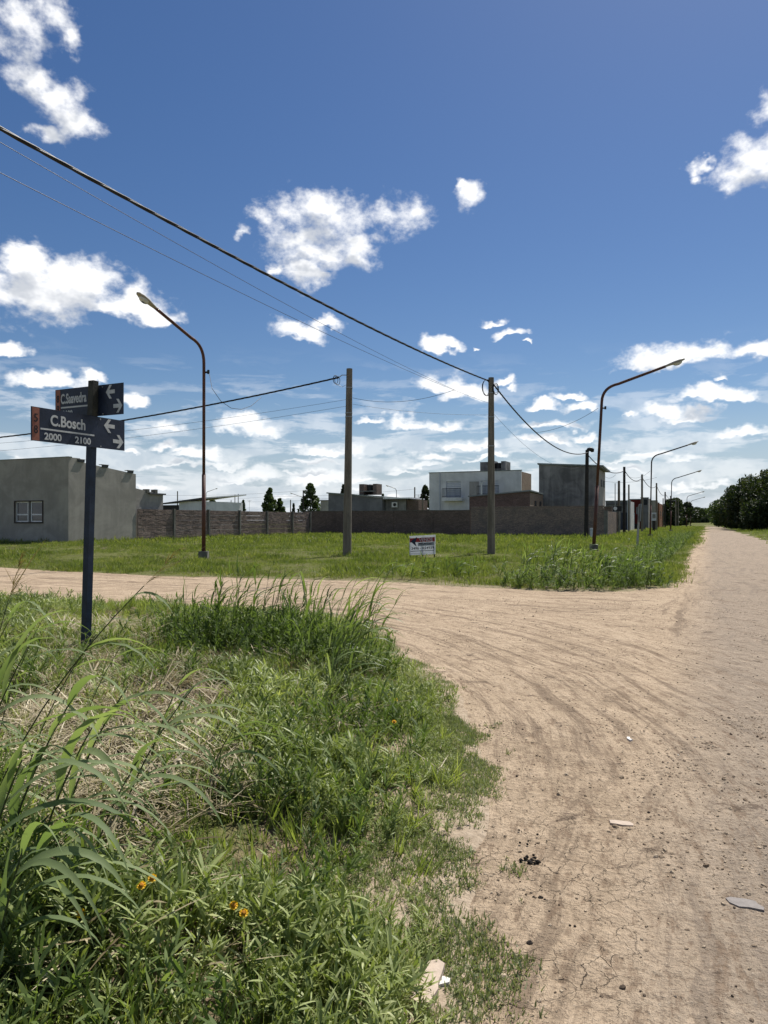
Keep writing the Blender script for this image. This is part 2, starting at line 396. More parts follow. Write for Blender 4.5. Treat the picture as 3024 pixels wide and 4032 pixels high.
def dirt_mat():
    m, n, b = mat('dry_dirt'); p = geo_pos(n)
    along = n.v('DOT_PRODUCT', p, (SA, CA, 0)); across = n.v('DOT_PRODUCT', p, (CA, -SA, 0))
    wob = n.m('MULTIPLY', n.m('SUBTRACT', n.noise(p, .35, 3, .5), .5), 1.2)
    # tyre streaks: straight along the road, straight along the side street, and curved where traffic turns
    t1 = n.noise(n.xyz(n.m('MULTIPLY', n.m('ADD', across, wob), 4.6), n.m('MULTIPLY', along, .20), 1.0), 1.5, 6, .74)
    t2 = n.noise(n.xyz(n.m('MULTIPLY', n.m('ADD', along, wob), 4.6), n.m('MULTIPLY', across, .20), 5.0), 1.5, 6, .74)
    rv = n.v('SUBTRACT', p, (-4.2, 5.6, 0)); rx, ry, _ = n.sep(rv)
    rad = n.v('LENGTH', n.v('MULTIPLY', rv, (1.12, .92, 0))); th = n.m('ARCTAN2', ry, rx)
    t3 = n.noise(n.xyz(n.m('MULTIPLY', n.m('ADD', rad, n.m('MULTIPLY', wob, .5)), 4.8), n.m('MULTIPLY', th, 1.3), 9.0), 1.5, 6, .74)
    turn = n.m('MULTIPLY', n.ss(rad, 10.5, 8.6), n.ss(p_y(n, p), 3.0, 5.5))
    side = n.ss(n.m('ADD', across, n.m('MULTIPLY', wob, .6)), 0.3, -2.2)
    st = n.n('ShaderNodeMix'); n.put(st.inputs[0], side); n.put(st.inputs[2], t1); n.put(st.inputs[3], t2)
    s2 = n.n('ShaderNodeMix'); n.put(s2.inputs[0], turn); n.put(s2.inputs[2], st.outputs[0]); n.put(s2.inputs[3], t3)
    tr = s2.outputs[0]
    fleck = n.noise(n.xyz(n.m('MULTIPLY', rad, 9.0), n.m('MULTIPLY', th, 16.0), 2.0), 1.7, 5, .72)
    lump = n.noise(p, 1.6, 6, .66, .5); grit = n.noise(p, 42, 5, .72); mid = n.noise(p, 9, 5, .66)
    col = n.ramp(n.m('ADD', n.m('MULTIPLY', lump, .55), n.m('MULTIPLY', mid, .45)),
                 [(.33, (.275, .208, .140)), (.46, (.415, .316, .216)), (.60, (.495, .382, .265)), (.74, (.54, .424, .302))])
    col = n.mix(n.m('MULTIPLY', n.ss(tr, .51, .39), .74), col, (.19, .140, .097))
    col = n.mix(n.m('MULTIPLY', n.ss(tr, .55, .67), .55), col, (.56, .435, .315))
    # the travelled lane of the main road is greyer and paler
    lane = n.ss(n.m('ADD', across, n.m('MULTIPLY', wob, .4)), -.55, .35)
    col = n.mix(n.m('MULTIPLY', lane, .70), col, n.mix(mid, (.205, .168, .130), (.34, .285, .228)))
    col = n.mix(n.m('MULTIPLY', n.ss(grit, .47, .37), .6), col, (.16, .115, .078))
    col = n.mix(n.m('MULTIPLY', n.ss(grit, .60, .72), .35), col, (.60, .52, .42))
    col = n.mix(n.m('MULTIPLY', n.ss(fleck, .47, .36), .62), col, (.19, .132, .088))
    col = n.mix(n.m('MULTIPLY', n.ss(fleck, .56, .68), .30), col, (.60, .46, .325))
    # darker damp scuffs
    sc = n.noise(n.v('MULTIPLY', p, (1, 1.5, 1)), 2.6, 6, .72, .3)
    col = n.mix(n.m('MULTIPLY', n.ss(sc, .595, .66), .75), col, (.12, .088, .064))
    # drying cracks near the verge
    wv = n.v('ADD', p, n.v('SCALE', n.v('SUBTRACT', n.noise(p, 6, 4, .6, col=True), (.5, .5, .5)), .16))
    cr = n.vor(n.v('MULTIPLY', wv, (1, 1, 0)), 8.5, 'DISTANCE_TO_EDGE')
    cm = n.m('MULTIPLY', n.ss(n.noise(p, 1.4, 3, .5), .40, .54), n.m('MULTIPLY', n.ss(across, -.15, -.42), n.ss(p_y(n, p), 4.2, 2.8)))
    ck = n.m('MULTIPLY', n.ss(cr, .013, .002), cm)
    col = n.mix(n.m('MULTIPLY', ck, .65), col, (.07, .05, .035))
    n.put(b.inputs['Base Color'], col); b.inputs['Roughness'].default_value = .97; b.inputs['Specular IOR Level'].default_value = .08
    h = n.m('ADD', n.m('MULTIPLY', grit, .35), n.m('ADD', n.m('MULTIPLY', mid, .7), n.m('MULTIPLY', fleck, .7)))
    h = n.m('SUBTRACT', n.m('ADD', h, n.m('MULTIPLY', lump, .8)), n.m('MULTIPLY', ck, .5))
    n.put(b.inputs['Normal'], n.bump(h, 1.0, .05))
    return m
def p_y(n, p): return n.sep(p)[1]

M = dict(
 soil=soil_mat(), dirt=dirt_mat(), rust=rust_mat(),
 concrete=render_mat('pole_concrete', (.235, .205, .165), (.125, .108, .088), 1.6, .9),
 pole_wood=plain('dark_treated_wood', (.030, .026, .023), .8, .4, 5),
 grey_steel=plain('galvanised_steel', (.30, .30, .29), .5, .25, 8, .6),
 cable=plain('black_cable', (.012, .012, .014), .55, .2, 20, bump=0),
 wire=plain('thin_wire', (.05, .05, .055), .5, .2, 20, bump=0),
 render_grey=render_mat('cement_render', (.37, .345, .298), (.262, .246, .214), 1.3, .5),
 render_dark=render_mat('stained_dark_render', (.275, .268, .25), (.115, .112, .106), 1.1, .7),
 white_wall=render_mat('dirty_white_paint', (.74, .74, .72), (.56, .56, .545), .8, .5),
 pale_render=render_mat('pale_render', (.42, .40, .36), (.30, .28, .25), 1.2, .7),
 bluegrey=render_mat('blue_grey_paint', (.20, .20, .205), (.14, .14, .145), 1.0, .4),
 redwall=render_mat('dark_red_paint', (.17, .028, .022), (.10, .022, .018), 1.0, .4),
 slate=brick_mat('stacked_slate', (.40, .305, .255), (.235, .182, .155), (.14, .112, .096), (.42, .33, .28), .42, .06),
 brick_dark=brick_mat('dark_common_brick', (.27, .19, .152), (.16, .118, .097), (.17, .14, .12), (.155, .118, .098)),
 brick_grey=brick_mat('washed_brick', (.40, .297, .233), (.23, .176, .146), (.31, .262, .225), (.21, .178, .155)),
 brick_sunlit=brick_mat('sunlit_toned_brick', (.44, .31, .22), (.34, .24, .175), (.33, .28, .23), (.46, .37, .28)),  # for sun-facing side walls: sunlit brightness is put into the colour
 brick_orange=brick_mat('orange_brick', (.42, .19, .095), (.33, .145, .075), (.25, .17, .12), (.36, .17, .09)),
 roof_metal=plain('pale_sheet_roof', (.62, .63, .63), .4, .12, 2, .2),
 roof_dark=plain('dark_roof_edge', (.07, .07, .07), .7, .3, 3),
 roof_green=plain('weathered_flashing', (.20, .23, .22), .6, .3, 4),
 black=plain('black_paint', (.012, .012, .013), .5, .3, 8),
 glass=plain('dark_window_glass', (.030, .034, .038), .06, .3, 3, bump=0, spec=.6),
 white=plain('white_paint', (.66, .66, .64), .5, .1, 8),
 frame_dark=plain('dark_brown_frame', (.035, .026, .022), .6, .3, 8),
 shutter=plain('pale_shutter', (.46, .49, .53), .6, .12, 6),
 navy=plain('navy_enamel', (.014, .021, .040), .45, .35, 9, spec=.35),
 navy_post=plain('blue_painted_post', (.013, .024, .046), .5, .4, 9),
 post_grime=plain('grimy_post', (.045, .044, .034), .75, .4, 12),
 sign_white=plain('sign_white', (.52, .53, .51), .5, .15, 14, bump=0),
 sign_orange=plain('faded_orange', (.27, .105, .068), .6, .2, 10, bump=0),
 sign_red=plain('sign_red', (.33, .022, .028), .5, .12, 10, bump=0),
 sign_black=plain('sign_black', (.014, .014, .016), .5, .1, 10, bump=0),
 sign_blue=plain('sign_dark_blue', (.012, .022, .055), .5, .1, 10, bump=0),
 sign_grey=plain('sign_grey', (.30, .31, .33), .5, .1, 10, bump=0),
 board=leaf_mat('translucent_white_board', [(.70, .71, .72), (.76, .77, .78)], .45, .5, .3, (1, 1, 1)),
 lamp_shell=plain('lamp_housing', (.32, .30, .26), .55, .25, 10),
 lamp_glass=plain('lamp_lens', (.55, .55, .50), .25, .1, 10, bump=0),
 footing=render_mat('concrete_footing', (.22, .21, .18), (.10, .10, .085), 2.0, .6),
 stone_pale=plain('pale_tile_shard', (.46, .37, .29), .85, .15, 22),
 stone_grey=plain('grey_slate_shard', (.23, .205, .185), .8, .2, 20),
 stone_white=plain('white_rubble', (.68, .65, .60), .85, .12, 25),
 dung=plain('dark_clod', (.022, .017, .013), .95, .4, 30, bump=.6),
 bark=plain('tree_bark', (.075, .058, .043), .95, .35, 6, bump=.4),
 reed=leaf_mat('reed_blades', [(.060, .092, .028), (.115, .165, .050), (.19, .245, .085), (.40, .44, .24)], .42, .45, .4),
 weed_dull=leaf_mat('dull_weed_leaves', [(.050, .082, .024), (.095, .140, .040), (.155, .210, .062), (.26, .31, .12)], .42, .6, .2),
 # vegetation
 weed=leaf_mat('weed_leaves', [(.105, .140, .038), (.195, .240, .072), (.32, .365, .135), (.57, .58, .30)], .30, .5),
 grass=leaf_mat('grass_blades', [(.12, .155, .038), (.21, .255, .068), (.33, .37, .12), (.52, .51, .24)], .48, .5),
 lawn=leaf_mat('field_grass', [(.075, .104, .024), (.132, .168, .038), (.19, .22, .055), (.34, .32, .135)], .48, .55),
 tall=leaf_mat('tall_grass_leaves', [(.085, .125, .050), (.15, .205, .088), (.23, .285, .135), (.36, .40, .22)], .45, .6, .22),
 stemg=plain('grass_stem', (.050, .062, .022), .6, .35, 20, bump=0),
 seed=leaf_mat('seed_heads', [(.13, .085, .045), (.20, .14, .07), (.26, .20, .10)], .3, .6),
 straw=leaf_mat('dry_straw', [(.12, .09, .05), (.25, .20, .115), (.43, .365, .23), (.68, .60, .42)], .2, .55, .3, (1, .95, .8)),
 moss=leaf_mat('short_creeping_grass', [(.15, .175, .085), (.22, .25, .125), (.31, .335, .18)], .35, .6),
 petal=leaf_mat('yellow_petals', [(.85, .50, .012), (.92, .60, .02)], .3, .5, .2, (1, .9, .5)),
 flower_eye=plain('flower_centre', (.42, .17, .012), .8, .2, 60),
 tree_dark=leaf_mat('dark_tree_leaves', [(.014, .023, .009), (.026, .040, .013), (.042, .058, .018), (.08, .092, .03)], .28, .6),
 tree_mid=leaf_mat('mid_tree_leaves', [(.035, .058, .018), (.06, .092, .026), (.09, .125, .036)], .32, .55),
 tree_far=leaf_mat('far_tree_leaves', [(.035, .052, .026), (.052, .072, .034), (.075, .095, .045)], .3, .6),
)

# ------------------------------------------------------------------ ground and road
def axis(lo, hi, f0, f1, step, g):
    c = list(np.arange(f0, f1+1e-6, step)); a = []; s = step; x = f0
    while x > lo: s *= g; x -= s; a.append(x)
    b = []; s = step; x = f1
    while x < hi: s *= g; x += s; b.append(x)
    return np.array(a[::-1]+c+b)
def sheet(name, xs, ys, zf, m):
    gx, gy = np.meshgrid(xs, ys); P = np.stack([gx.ravel(), gy.ravel()], 1)
    z = zf(P); nx, ny = len(xs), len(ys); ed = np.max(np.stack(edges(P)), 0)
    me = bpy.data.meshes.new(name); me.vertices.add(len(P))
    me.vertices.foreach_set('co', np.column_stack([P, z]).astype(np.float32).ravel())
    i = (np.arange(ny-1)[:, None]*nx + np.arange(nx-1)[None, :]).ravel()
    q = np.stack([i, i+1, i+nx+1, i+nx], 1).astype(np.int32)
    me.loops.add(q.size); me.loops.foreach_set('vertex_index', q.ravel())
    me.polygons.add(len(q)); me.polygons.foreach_set('loop_start', np.arange(0, q.size, 4, dtype=np.int32))
    me.polygons.foreach_set('use_smooth', np.ones(len(q), bool)); me.update(); me.validate()
    me.attributes.new('edge', 'FLOAT', 'POINT').data.foreach_set('value', ed.astype(np.float32))
    me.materials.append(m)
    return tag(link(name, me), kind='structure')
sheet('ground', axis(-4000, 4000, -8, 5, .09, 1.09), axis(-600, 6000, 1.2, 18, .09, 1.07), gz, M['soil'])
def road_z(P):
    s = P[:, 0]*SA + P[:, 1]*CA; d = P[:, 0]*CA - P[:, 1]*SA
    near = sm(-np.hypot(P[:, 0], P[:, 1]), -60, -20)
    z = (fbm(P[:, 0]*.7, P[:, 1]*.7, 31)-.5)*.05*near + (fbm(P[:, 0]*3, P[:, 1]*3, 33)-.5)*.016*near
    z += (fbm(d*2.4, s*.12, 35)-.5)*.045*sm(d, -2.5, 0)*near + (fbm(s*2.4, d*.12, 37)-.5)*.045*sm(-d, -.5, 2)*near
    n, f, r = edges(P); dd = np.maximum(np.maximum(n, f), r)
    return z*sm(-dd, -.1, .4) - sm(dd, .15, .7)*.10
sheet('dirt_road', axis(-300, 900, -8, 8, .09, 1.08), axis(-200, 1700, 1.2, 18, .09, 1.06), road_z, M['dirt'])

# ------------------------------------------------------------------ grey cement-rendered house at the left
LZ = .0                                               # walls start a little under the lot surface
HS, HD = 32.3, -35.5
def win_rect(mb, s, d0, d1, z0, z1, t0, t1): mb.rbox(s+t0, s+t1, d0, d1, z0, z1)
h = thing('house', 'unpainted grey cement house with twin windows behind the weedy lot', 'house', rd(HS, HD, LZ))
w = MB()
# front wall (faces the side street) with a window opening, then the long side wall and the back
FD0 = HD-13
wd0, wd1 = d_at(60, HS), d_at(168, HS); wz0, wz1 = 1.42, 2.70
Hh = 5.36
for (a, b, c, e) in ((FD0, wd0, LZ, Hh), (wd1, HD, LZ, Hh), (wd0, wd1, LZ, wz0), (wd0, wd1, wz1, Hh)): w.rbox(HS, HS+.22, a, b, c, e)
S1 = s_at(535, HD)
w.rbox(HS+.22, HS+.9, HD-.22, HD, LZ, Hh)             # parapet return at the corner
w.rbox(HS+.9, S1, HD-.22, HD, LZ, 4.62)
wl = w.build('wall', M['render_grey'], h)
# sloping parapet on top of the side wall
pr = MB(); a, b = rd(HS+.9, HD-.22), rd(HS+.9, HD); c, e = rd(S1, HD), rd(S1, HD-.22)
pr.hexa([(a.x,a.y,4.623),(b.x,b.y,4.623),(c.x,c.y,4.623),(e.x,e.y,4.623),(a.x,a.y,5.14),(b.x,b.y,5.14),(c.x,c.y,4.66),(e.x,e.y,4.66)])
pr.build('parapet', M['render_grey'], h)
rf = MB(); rf.rbox(HS+.25, S1-.05, FD0, HD-.25, 4.4, 4.5); rf.build('roof', M['roof_dark'], h)
bk = MB(); bk.rbox(S1-.2, S1-.003, FD0, HD-.23, LZ, 4.55); bk.build('back_wall', M['render_grey'], h)
cp = MB(); cp.rbox(HS-.03, HS+.25, FD0, HD+.03, Hh+.002, Hh+.05); cp.build('coping', M['roof_green'], h)
for px in (318, 412, 512):                            # beam ends sticking out of the side wall
    s = s_at(px, HD); zt = 5.14 - (s-HS-.9)/(S1-HS-.9)*.48
    bm = MB(); bm.rbox(s-.26, s+.26, HD+.002, HD+.06, zt-.02, zt+.13); bm.build('beam_end', M['roof_dark'], h)
    bs = MB(); bs.rbox(s-.30, s+.30, HD-.2, HD+.08, zt+.132, zt+.17); bs.build('beam_cap', M['footing'], h)
# lower rear wing, set back a little
w2 = MB(); S2 = s_at(642, HD-.6)
a, b, c, e = rd(S1+.003, HD-.85), rd(S1+.003, HD-.6), rd(S2, HD-.6), rd(S2, HD-.85)
w2.hexa([(a.x,a.y,LZ),(b.x,b.y,LZ),(c.x,c.y,LZ),(e.x,e.y,LZ),(a.x,a.y,3.82),(b.x,b.y,3.82),(c.x,c.y,3.36),(e.x,e.y,3.36)])
w2.build('rear_wing', M['render_grey'], h)
e1 = MB(); e1.rbox(S2-1.5, S2+.15, HD-1.3, HD-.45, 3.36+.003, 3.46); e1.build('rear_eave', M['roof_dark'], h)
for px in (580, 612): 
    s = s_at(px, HD-.6); m2 = MB(); m2.rbox(s-.12, s+.12, HD-.9, HD-.5, 3.45, 3.72); m2.build('roof_block', M['footing'], h)
# windows
wm = (wd0+wd1)/2
sr = MB()
for (a, b, c, e) in ((wd0-.06, wd1+.06, wz0-.09, wz0-.002), (wd0-.06, wd1+.06, wz1+.002, wz1+.06)): sr.rbox(HS-.05, HS-.003, a, b, c, e)
for a in (wd0-.06, wd1): sr.rbox(HS-.05, HS-.003, a, a+.06, wz0-.0015, wz1+.0015)
sr.build('window_surround', M['frame_dark'], h)
pm = MB(); pm.rbox(HS+.06, HS+.2, wm-.10, wm+.10, wz0+.002, wz1-.002); pm.build('mullion', M['render_dark'], h)
for (a, b) in ((wd0+.02, wm-.12), (wm+.12, wd1-.02)):
    fr = MB(); t = .075; s = HS+.07
    for (x0, x1, z0, z1) in ((a, b, wz0+.004, wz0+.07), (a, b, wz1-.07, wz1-.004), (a, a+t, wz0+.071, wz1-.071), (b-t, b, wz0+.071, wz1-.071), (a+t+.001, b-t-.001, wz0+.42, wz0+.50)): fr.rbox(s, s+.06, x0, x1, z0, z1)
    f = fr.build('window', M['white'], h)
    gl = MB(); gl.rbox(s+.022, s+.03, a+t, b-t, wz0+.071, wz0+.419); gl.rbox(s+.022, s+.03, a+t, b-t, wz0+.501, wz1-.071)
    gl.build('pane', M['glass'], f)
    cu = MB(); cu.rbox(s+.16, s+.18, a+t, (a+b)/2+.1, wz0+.2, wz1-.5); cu.build('curtain', M['render_dark'], f)

# ------------------------------------------------------------------ precast slab fence
FS0, FS1, FD = S1+.05, s_at(1218, HD), HD+.06
fence = thing('precast_fence', 'brown stacked-stone precast fence with concrete posts beside grey house', 'fence', rd(FS0, FD, 0))
pts = [s_at(p, FD) for p in (683, 820, 942, 1050, 1150)]
bays = [FS0]+pts+[FS1]
FT = 2.26; rows = 6
def slab_mesh(seed, L):
    r = random.Random(seed); mb = MB(); hh = FT/rows - .012; th = .05
    mb.box(0, L, 0, th, 0, hh)
    z = .004
    while z < hh-.02:                                 # stone strips of uneven length and depth on the face
        dz = min(r.uniform(.045, .085), hh-.004-z); x = .003
        while x < L-.02:
            dx = min(r.uniform(.18, .6), L-.003-x); dep = r.uniform(.004, .020)
            mb.box(x, x+dx-.006, -dep, -.0005, z, z+dz-.007); x += dx
        z += dz
    return mb
protos = {}
for i in range(len(bays)-1):
    L = bays[i+1]-bays[i]-.16
    for j in range(rows):
        mb = slab_mesh(i*10+j, L); o = rd(bays[i]+.08, FD); z0 = .04+j*FT/rows
        # local x runs along the road, local -y faces the road side
        mb.v = [tuple(o + Vector((SA, CA, 0))*x + Vector((CA, -SA, 0))*(-y) + Vector((0, 0, z0+z))) for (x, y, z) in mb.v]
        mb.f = [tuple(reversed(f)) for f in mb.f]
        mb.build('slab', M['slate'], fence)
for s in bays[1:]:
    p = MB(); p.rbox(s-.078, s+.078, FD-.10, FD+.13, 0, FT+.10); p.build('post', M['footing'], fence)

# ------------------------------------------------------------------ brick boundary walls at the end of the lot
WS = 62.7
wa = thing('brick_wall', 'long low dark brick wall at the far edge of the grass lot', 'wall', rd(WS, d_at(1500, WS), 0))
m1 = MB(); m1.rbox(WS, WS+.2, d_at(1200, WS), d_at(1852, WS), 0, 2.42); m1.build('masonry', M['brick_dark'], wa)
c = MB(); c.rbox(WS-.03, WS+.23, d_at(1200, WS), d_at(1852, WS)-.01, 2.423, 2.47); c.build('coping', M['footing'], wa)
for px in (1315, 1428, 1545, 1700): 
    d = d_at(px, WS); p = MB(); p.rbox(WS-.05, WS-.002, d-.12, d+.12, 0, 2.41); p.build('pier', M['brick_dark'], wa)
wb = thing('brick_wall', 'taller brick wall with a row of gaps under its top, near the street corner', 'wall', rd(WS, d_at(2100, WS), 0))
dL, dR = d_at(1854, WS), d_at(2378, WS)
m1 = MB(); m1.rbox(WS-.02, WS+.22, dL, dR, 0, 2.56); m1.build('masonry', M['brick_grey'], wb)
m1 = MB(); m1.rbox(WS+.22, WS+9, dR-.22, dR-.003, 0, 2.30); m1.build('side_wall', M['brick_grey'], wb)
brk = None; n = 46
for i in range(n):                                    # soldier bricks with gaps between them
    d = dL+.06+(dR-dL-.12)*(i+.5)/n
    if brk is None:
        mb = MB(); q = .105; mb.v = []; mb.rbox(-.02, .20, -q, q, 0, .10); me_o = mb.build('brick', M['brick_grey'], wb); brk = me_o
        o = me_o
    else: o = copy_child(brk, wb)
    o.location = rd(WS, d, 2.563) - ORG[wb]
    if i == 0: mesh0 = o.data; [setattr(v, 'co', v.co + ORG[wb]) for v in mesh0.vertices]
c = MB(); c.rbox(WS-.03, WS+.23, dL-.01, dR+.01, 2.667, 2.76); c.build('coping', M['brick_grey'], wb)
p = MB(); p.rbox(WS-.06, WS+.3, dR+.003, dR+.30, 0, 2.36); p.build('end_pier', M['footing'], wb)

# ------------------------------------------------------------------ houses behind the wall
def Yof(s, d): return s*CA - d*SA
def brickhouse():
    s = 65.5; dl, dr = d_at(1848, s), d_at(2085, s); Yl, Yr = Yof(s, dl), Yof(s, dr)
    zl, zr = z_at(1957, Yl), z_at(1934, Yr)
    s2 = s_at(2138, dr)
    t = thing('outbuilding', 'low raw brick outbuilding with a slanted roof behind the tall brick wall', 'building', rd(s, dr, 0))
    m = MB(); m.rbox(s, s+.2, dl, dr, 0, (zl, zr)); m.build('wall', M['brick_dark'], t)
    m = MB(); m.rbox(s+.2, s2, dr-.2, dr, 0, zr-.15); m.build('side_wall', M['brick_sunlit'], t)  # paler brick than the front, standing in for sunlight on this face
    m = MB(); m.rbox(s-.15, s2+.2, dl-.1, dr+.12, zl-.02, (zl+.10, zr+.10))
    o = Vector(rd(s, dr)); 
    m = MB(); a, b, c, e = rd(s-.15, dl-.1), rd(s-.15, dr+.12), rd(s2+.2, dr+.12), rd(s2+.2, dl-.1)
    m.hexa([(a.x,a.y,zl+.002),(b.x,b.y,zr+.002),(c.x,c.y,zr-.14),(e.x,e.y,zl-.14),(a.x,a.y,zl+.12),(b.x,b.y,zr+.12),(c.x,c.y,zr-.02),(e.x,e.y,zl-.02)]); m.build('roof', M['roof_green'], t)
    for f in (.42, .78):
        x = s+(s2-s)*f; m = MB(); m.rbox(x-.35, x+.35, dr+.002, dr+.03, 2.5, 3.35); m.build('window', M['black'], t)
brickhouse()
def whitehouse():
    s = 82.0; dl, dr = d_at(1690, s), d_at(2052, s); Yl, Yr = Yof(s, dl), Yof(s, dr); s2 = s_at(2092, dr)
    zt = z_at(1858, (Yl+Yr)/2)
    t = thing('house', 'two-storey dirty white house with railed balconies and rooftop tanks', 'house', rd(s, dr, 0))
    def D(px): return d_at(px, s)
    def Z(py): return z_at(py, (Yl+Yr)/2)
    ops = [(D(1757), D(1815), Z(1958), Z(1893)), (D(1893), D(1962), Z(1950), Z(1893))]
    m = MB(); x = dl
    for (a, b, c, e) in ops: m.rbox(s, s+.25, x, a, 0, zt); m.rbox(s, s+.25, a, b, 0, c); m.rbox(s, s+.25, a, b, e, zt); x = b
    m.rbox(s, s+.25, x, dr, 0, zt); m.build('wall', M['white_wall'], t)
    m = MB(); m.rbox(s+.25, s2, dr-.25, dr, 0, zt-.1); m.build('side_wall', M['brick_sunlit'], t)
    m = MB(); m.rbox(s+.25, s2, dl, dr-.25, zt-.5, zt-.4); m.build('roof', M['roof_dark'], t)
    m = MB(); m.rbox(s-.06, s+.3, dl-.05, dr+.05, zt+.002, zt+.09); m.build('coping', M['roof_green'], t)
    m = MB(); m.rbox(s-.07, s-.002, D(1732)-.05, D(1732)+.05, 0, zt-.05); m.build('drainpipe', M['shutter'], t)
    for i, (a, b, c, e) in enumerate(ops):
        m = MB(); m.rbox(s+.12, s+.16, a, b, c, e); g = m.build('window', M['shutter'], t)
        m = MB()
        for k in range(9): z = c+(e-c)*(k+.5)/9; m.rbox(s+.10, s+.118, a+.05, b-.05, z-.05, z+.05)
        m.build('slat', M['white_wall'], g)
        m = MB(); m.rbox(s-.9, s-.002, a-.25, b+.35, c-.42, c-.02); bal = m.build('balcony', M['white_wall'], t)
        r = MB(); L0, L1 = a-.2, b+.3; zz = c+1.0
        r.rbox(s-.88, s-.84, L0, L1, zz, zz+.06); r.rbox(s-.88, s-.84, L0, L1, c+.1, c+.14)
        k = L0
        while k <= L1: r.rbox(s-.875, s-.845, k-.016, k+.016, c-.018, zz-.001); k += .15
        r.build('railing', M['black'], bal)
    m = MB(); m.rbox(s-.02, s-.003, D(1848), D(1886), Z(1956), Z(1896)); m.build('worn_patch', M['pale_render'], t)
    m = MB(); m.rbox(s-.95, s-.75, D(1902), D(1908), 0, Z(1905)); q = m.build('vent_pipe', M['white'], t)
    m = MB(); m.rbox(s-1.05, s-.65, D(1899), D(1911), Z(1905)+.002, Z(1905)+.1); m.build('vent_cap', M['white'], t)
    # rooftop tank room
    m = MB(); zb = zt-.4; S = s+3
    m.rbox(S, S+2.4, D(1868)*1.0-.2, D(1897), zb, Z(1812)); m.rbox(S-.3, S+2, D(1899), D(1916), zb, Z(1808)); m.rbox(S, S+2.4, D(1946), D(1964), zb, Z(1811)); m.rbox(S+1.6, S+2.4, D(1917), D(1945), zb, Z(1813)); m.rbox(S+.2, S+1.5, D(1917), D(1945), Z(1845), Z(1840))
    m.build('tank_room', M['render_dark'], t)
    m = MB(); m.tube([rd(S+.7, D(1931), Z(1839)), rd(S+.7, D(1931), Z(1818))], .55, 12); m.build('water_tank', M['black'], t)
whitehouse()
def greytower():
    s = 73.0; dl, dr = d_at(2122, s), d_at(2356, s); Yl, Yr = Yof(s, dl), Yof(s, dr); s2 = s_at(2383, dr)
    zl, zr = z_at(1829, Yl), z_at(1838, Yr)
    t = thing('building', 'tall windowless grey concrete block house with stained front wall', 'building', rd(s, dr, 0))
    m = MB(); m.rbox(s, s+.25, dl, dr, 0, (zl, zr)); m.build('wall', M['render_dark'], t)
    m = MB(); m.rbox(s-.03, s-.002, dl+.3, dr, 2.55, 3.95); m.build('lower_render', M['render_dark'], t)
    m = MB(); m.rbox(s+.25, s2, dr-.25, dr, 0, zr-.25); m.build('side_wall', M['pale_render'], t)  # lighter render than the front: the sunlit look is painted into this side
    a, b, c, e = rd(s-.2, dl-.12), rd(s-.2, dr+.5), rd(s2+.2, dr+.5), rd(s2+.2, dl-.12)
    m = MB(); m.hexa([(a.x,a.y,zl+.003),(b.x,b.y,zr+.003),(c.x,c.y,zr-.25),(e.x,e.y,zl-.25),(a.x,a.y,zl+.14),(b.x,b.y,zr+.14),(c.x,c.y,zr-.1),(e.x,e.y,zl-.1)]); m.build('roof', M['roof_green'], t)
    m = MB(); m.rbox(s+.25, s2, dl, dl+.2, 0, zl-.3); m.build('back_wall', M['render_dark'], t)
    for f in (.45, .8):
        x = s+(s2-s)*f; m = MB(); m.rbox(x-.5, x+.5, dr+.002, dr+.04, 4.9, 5.6); m.build('window', M['black'], t)
greytower()
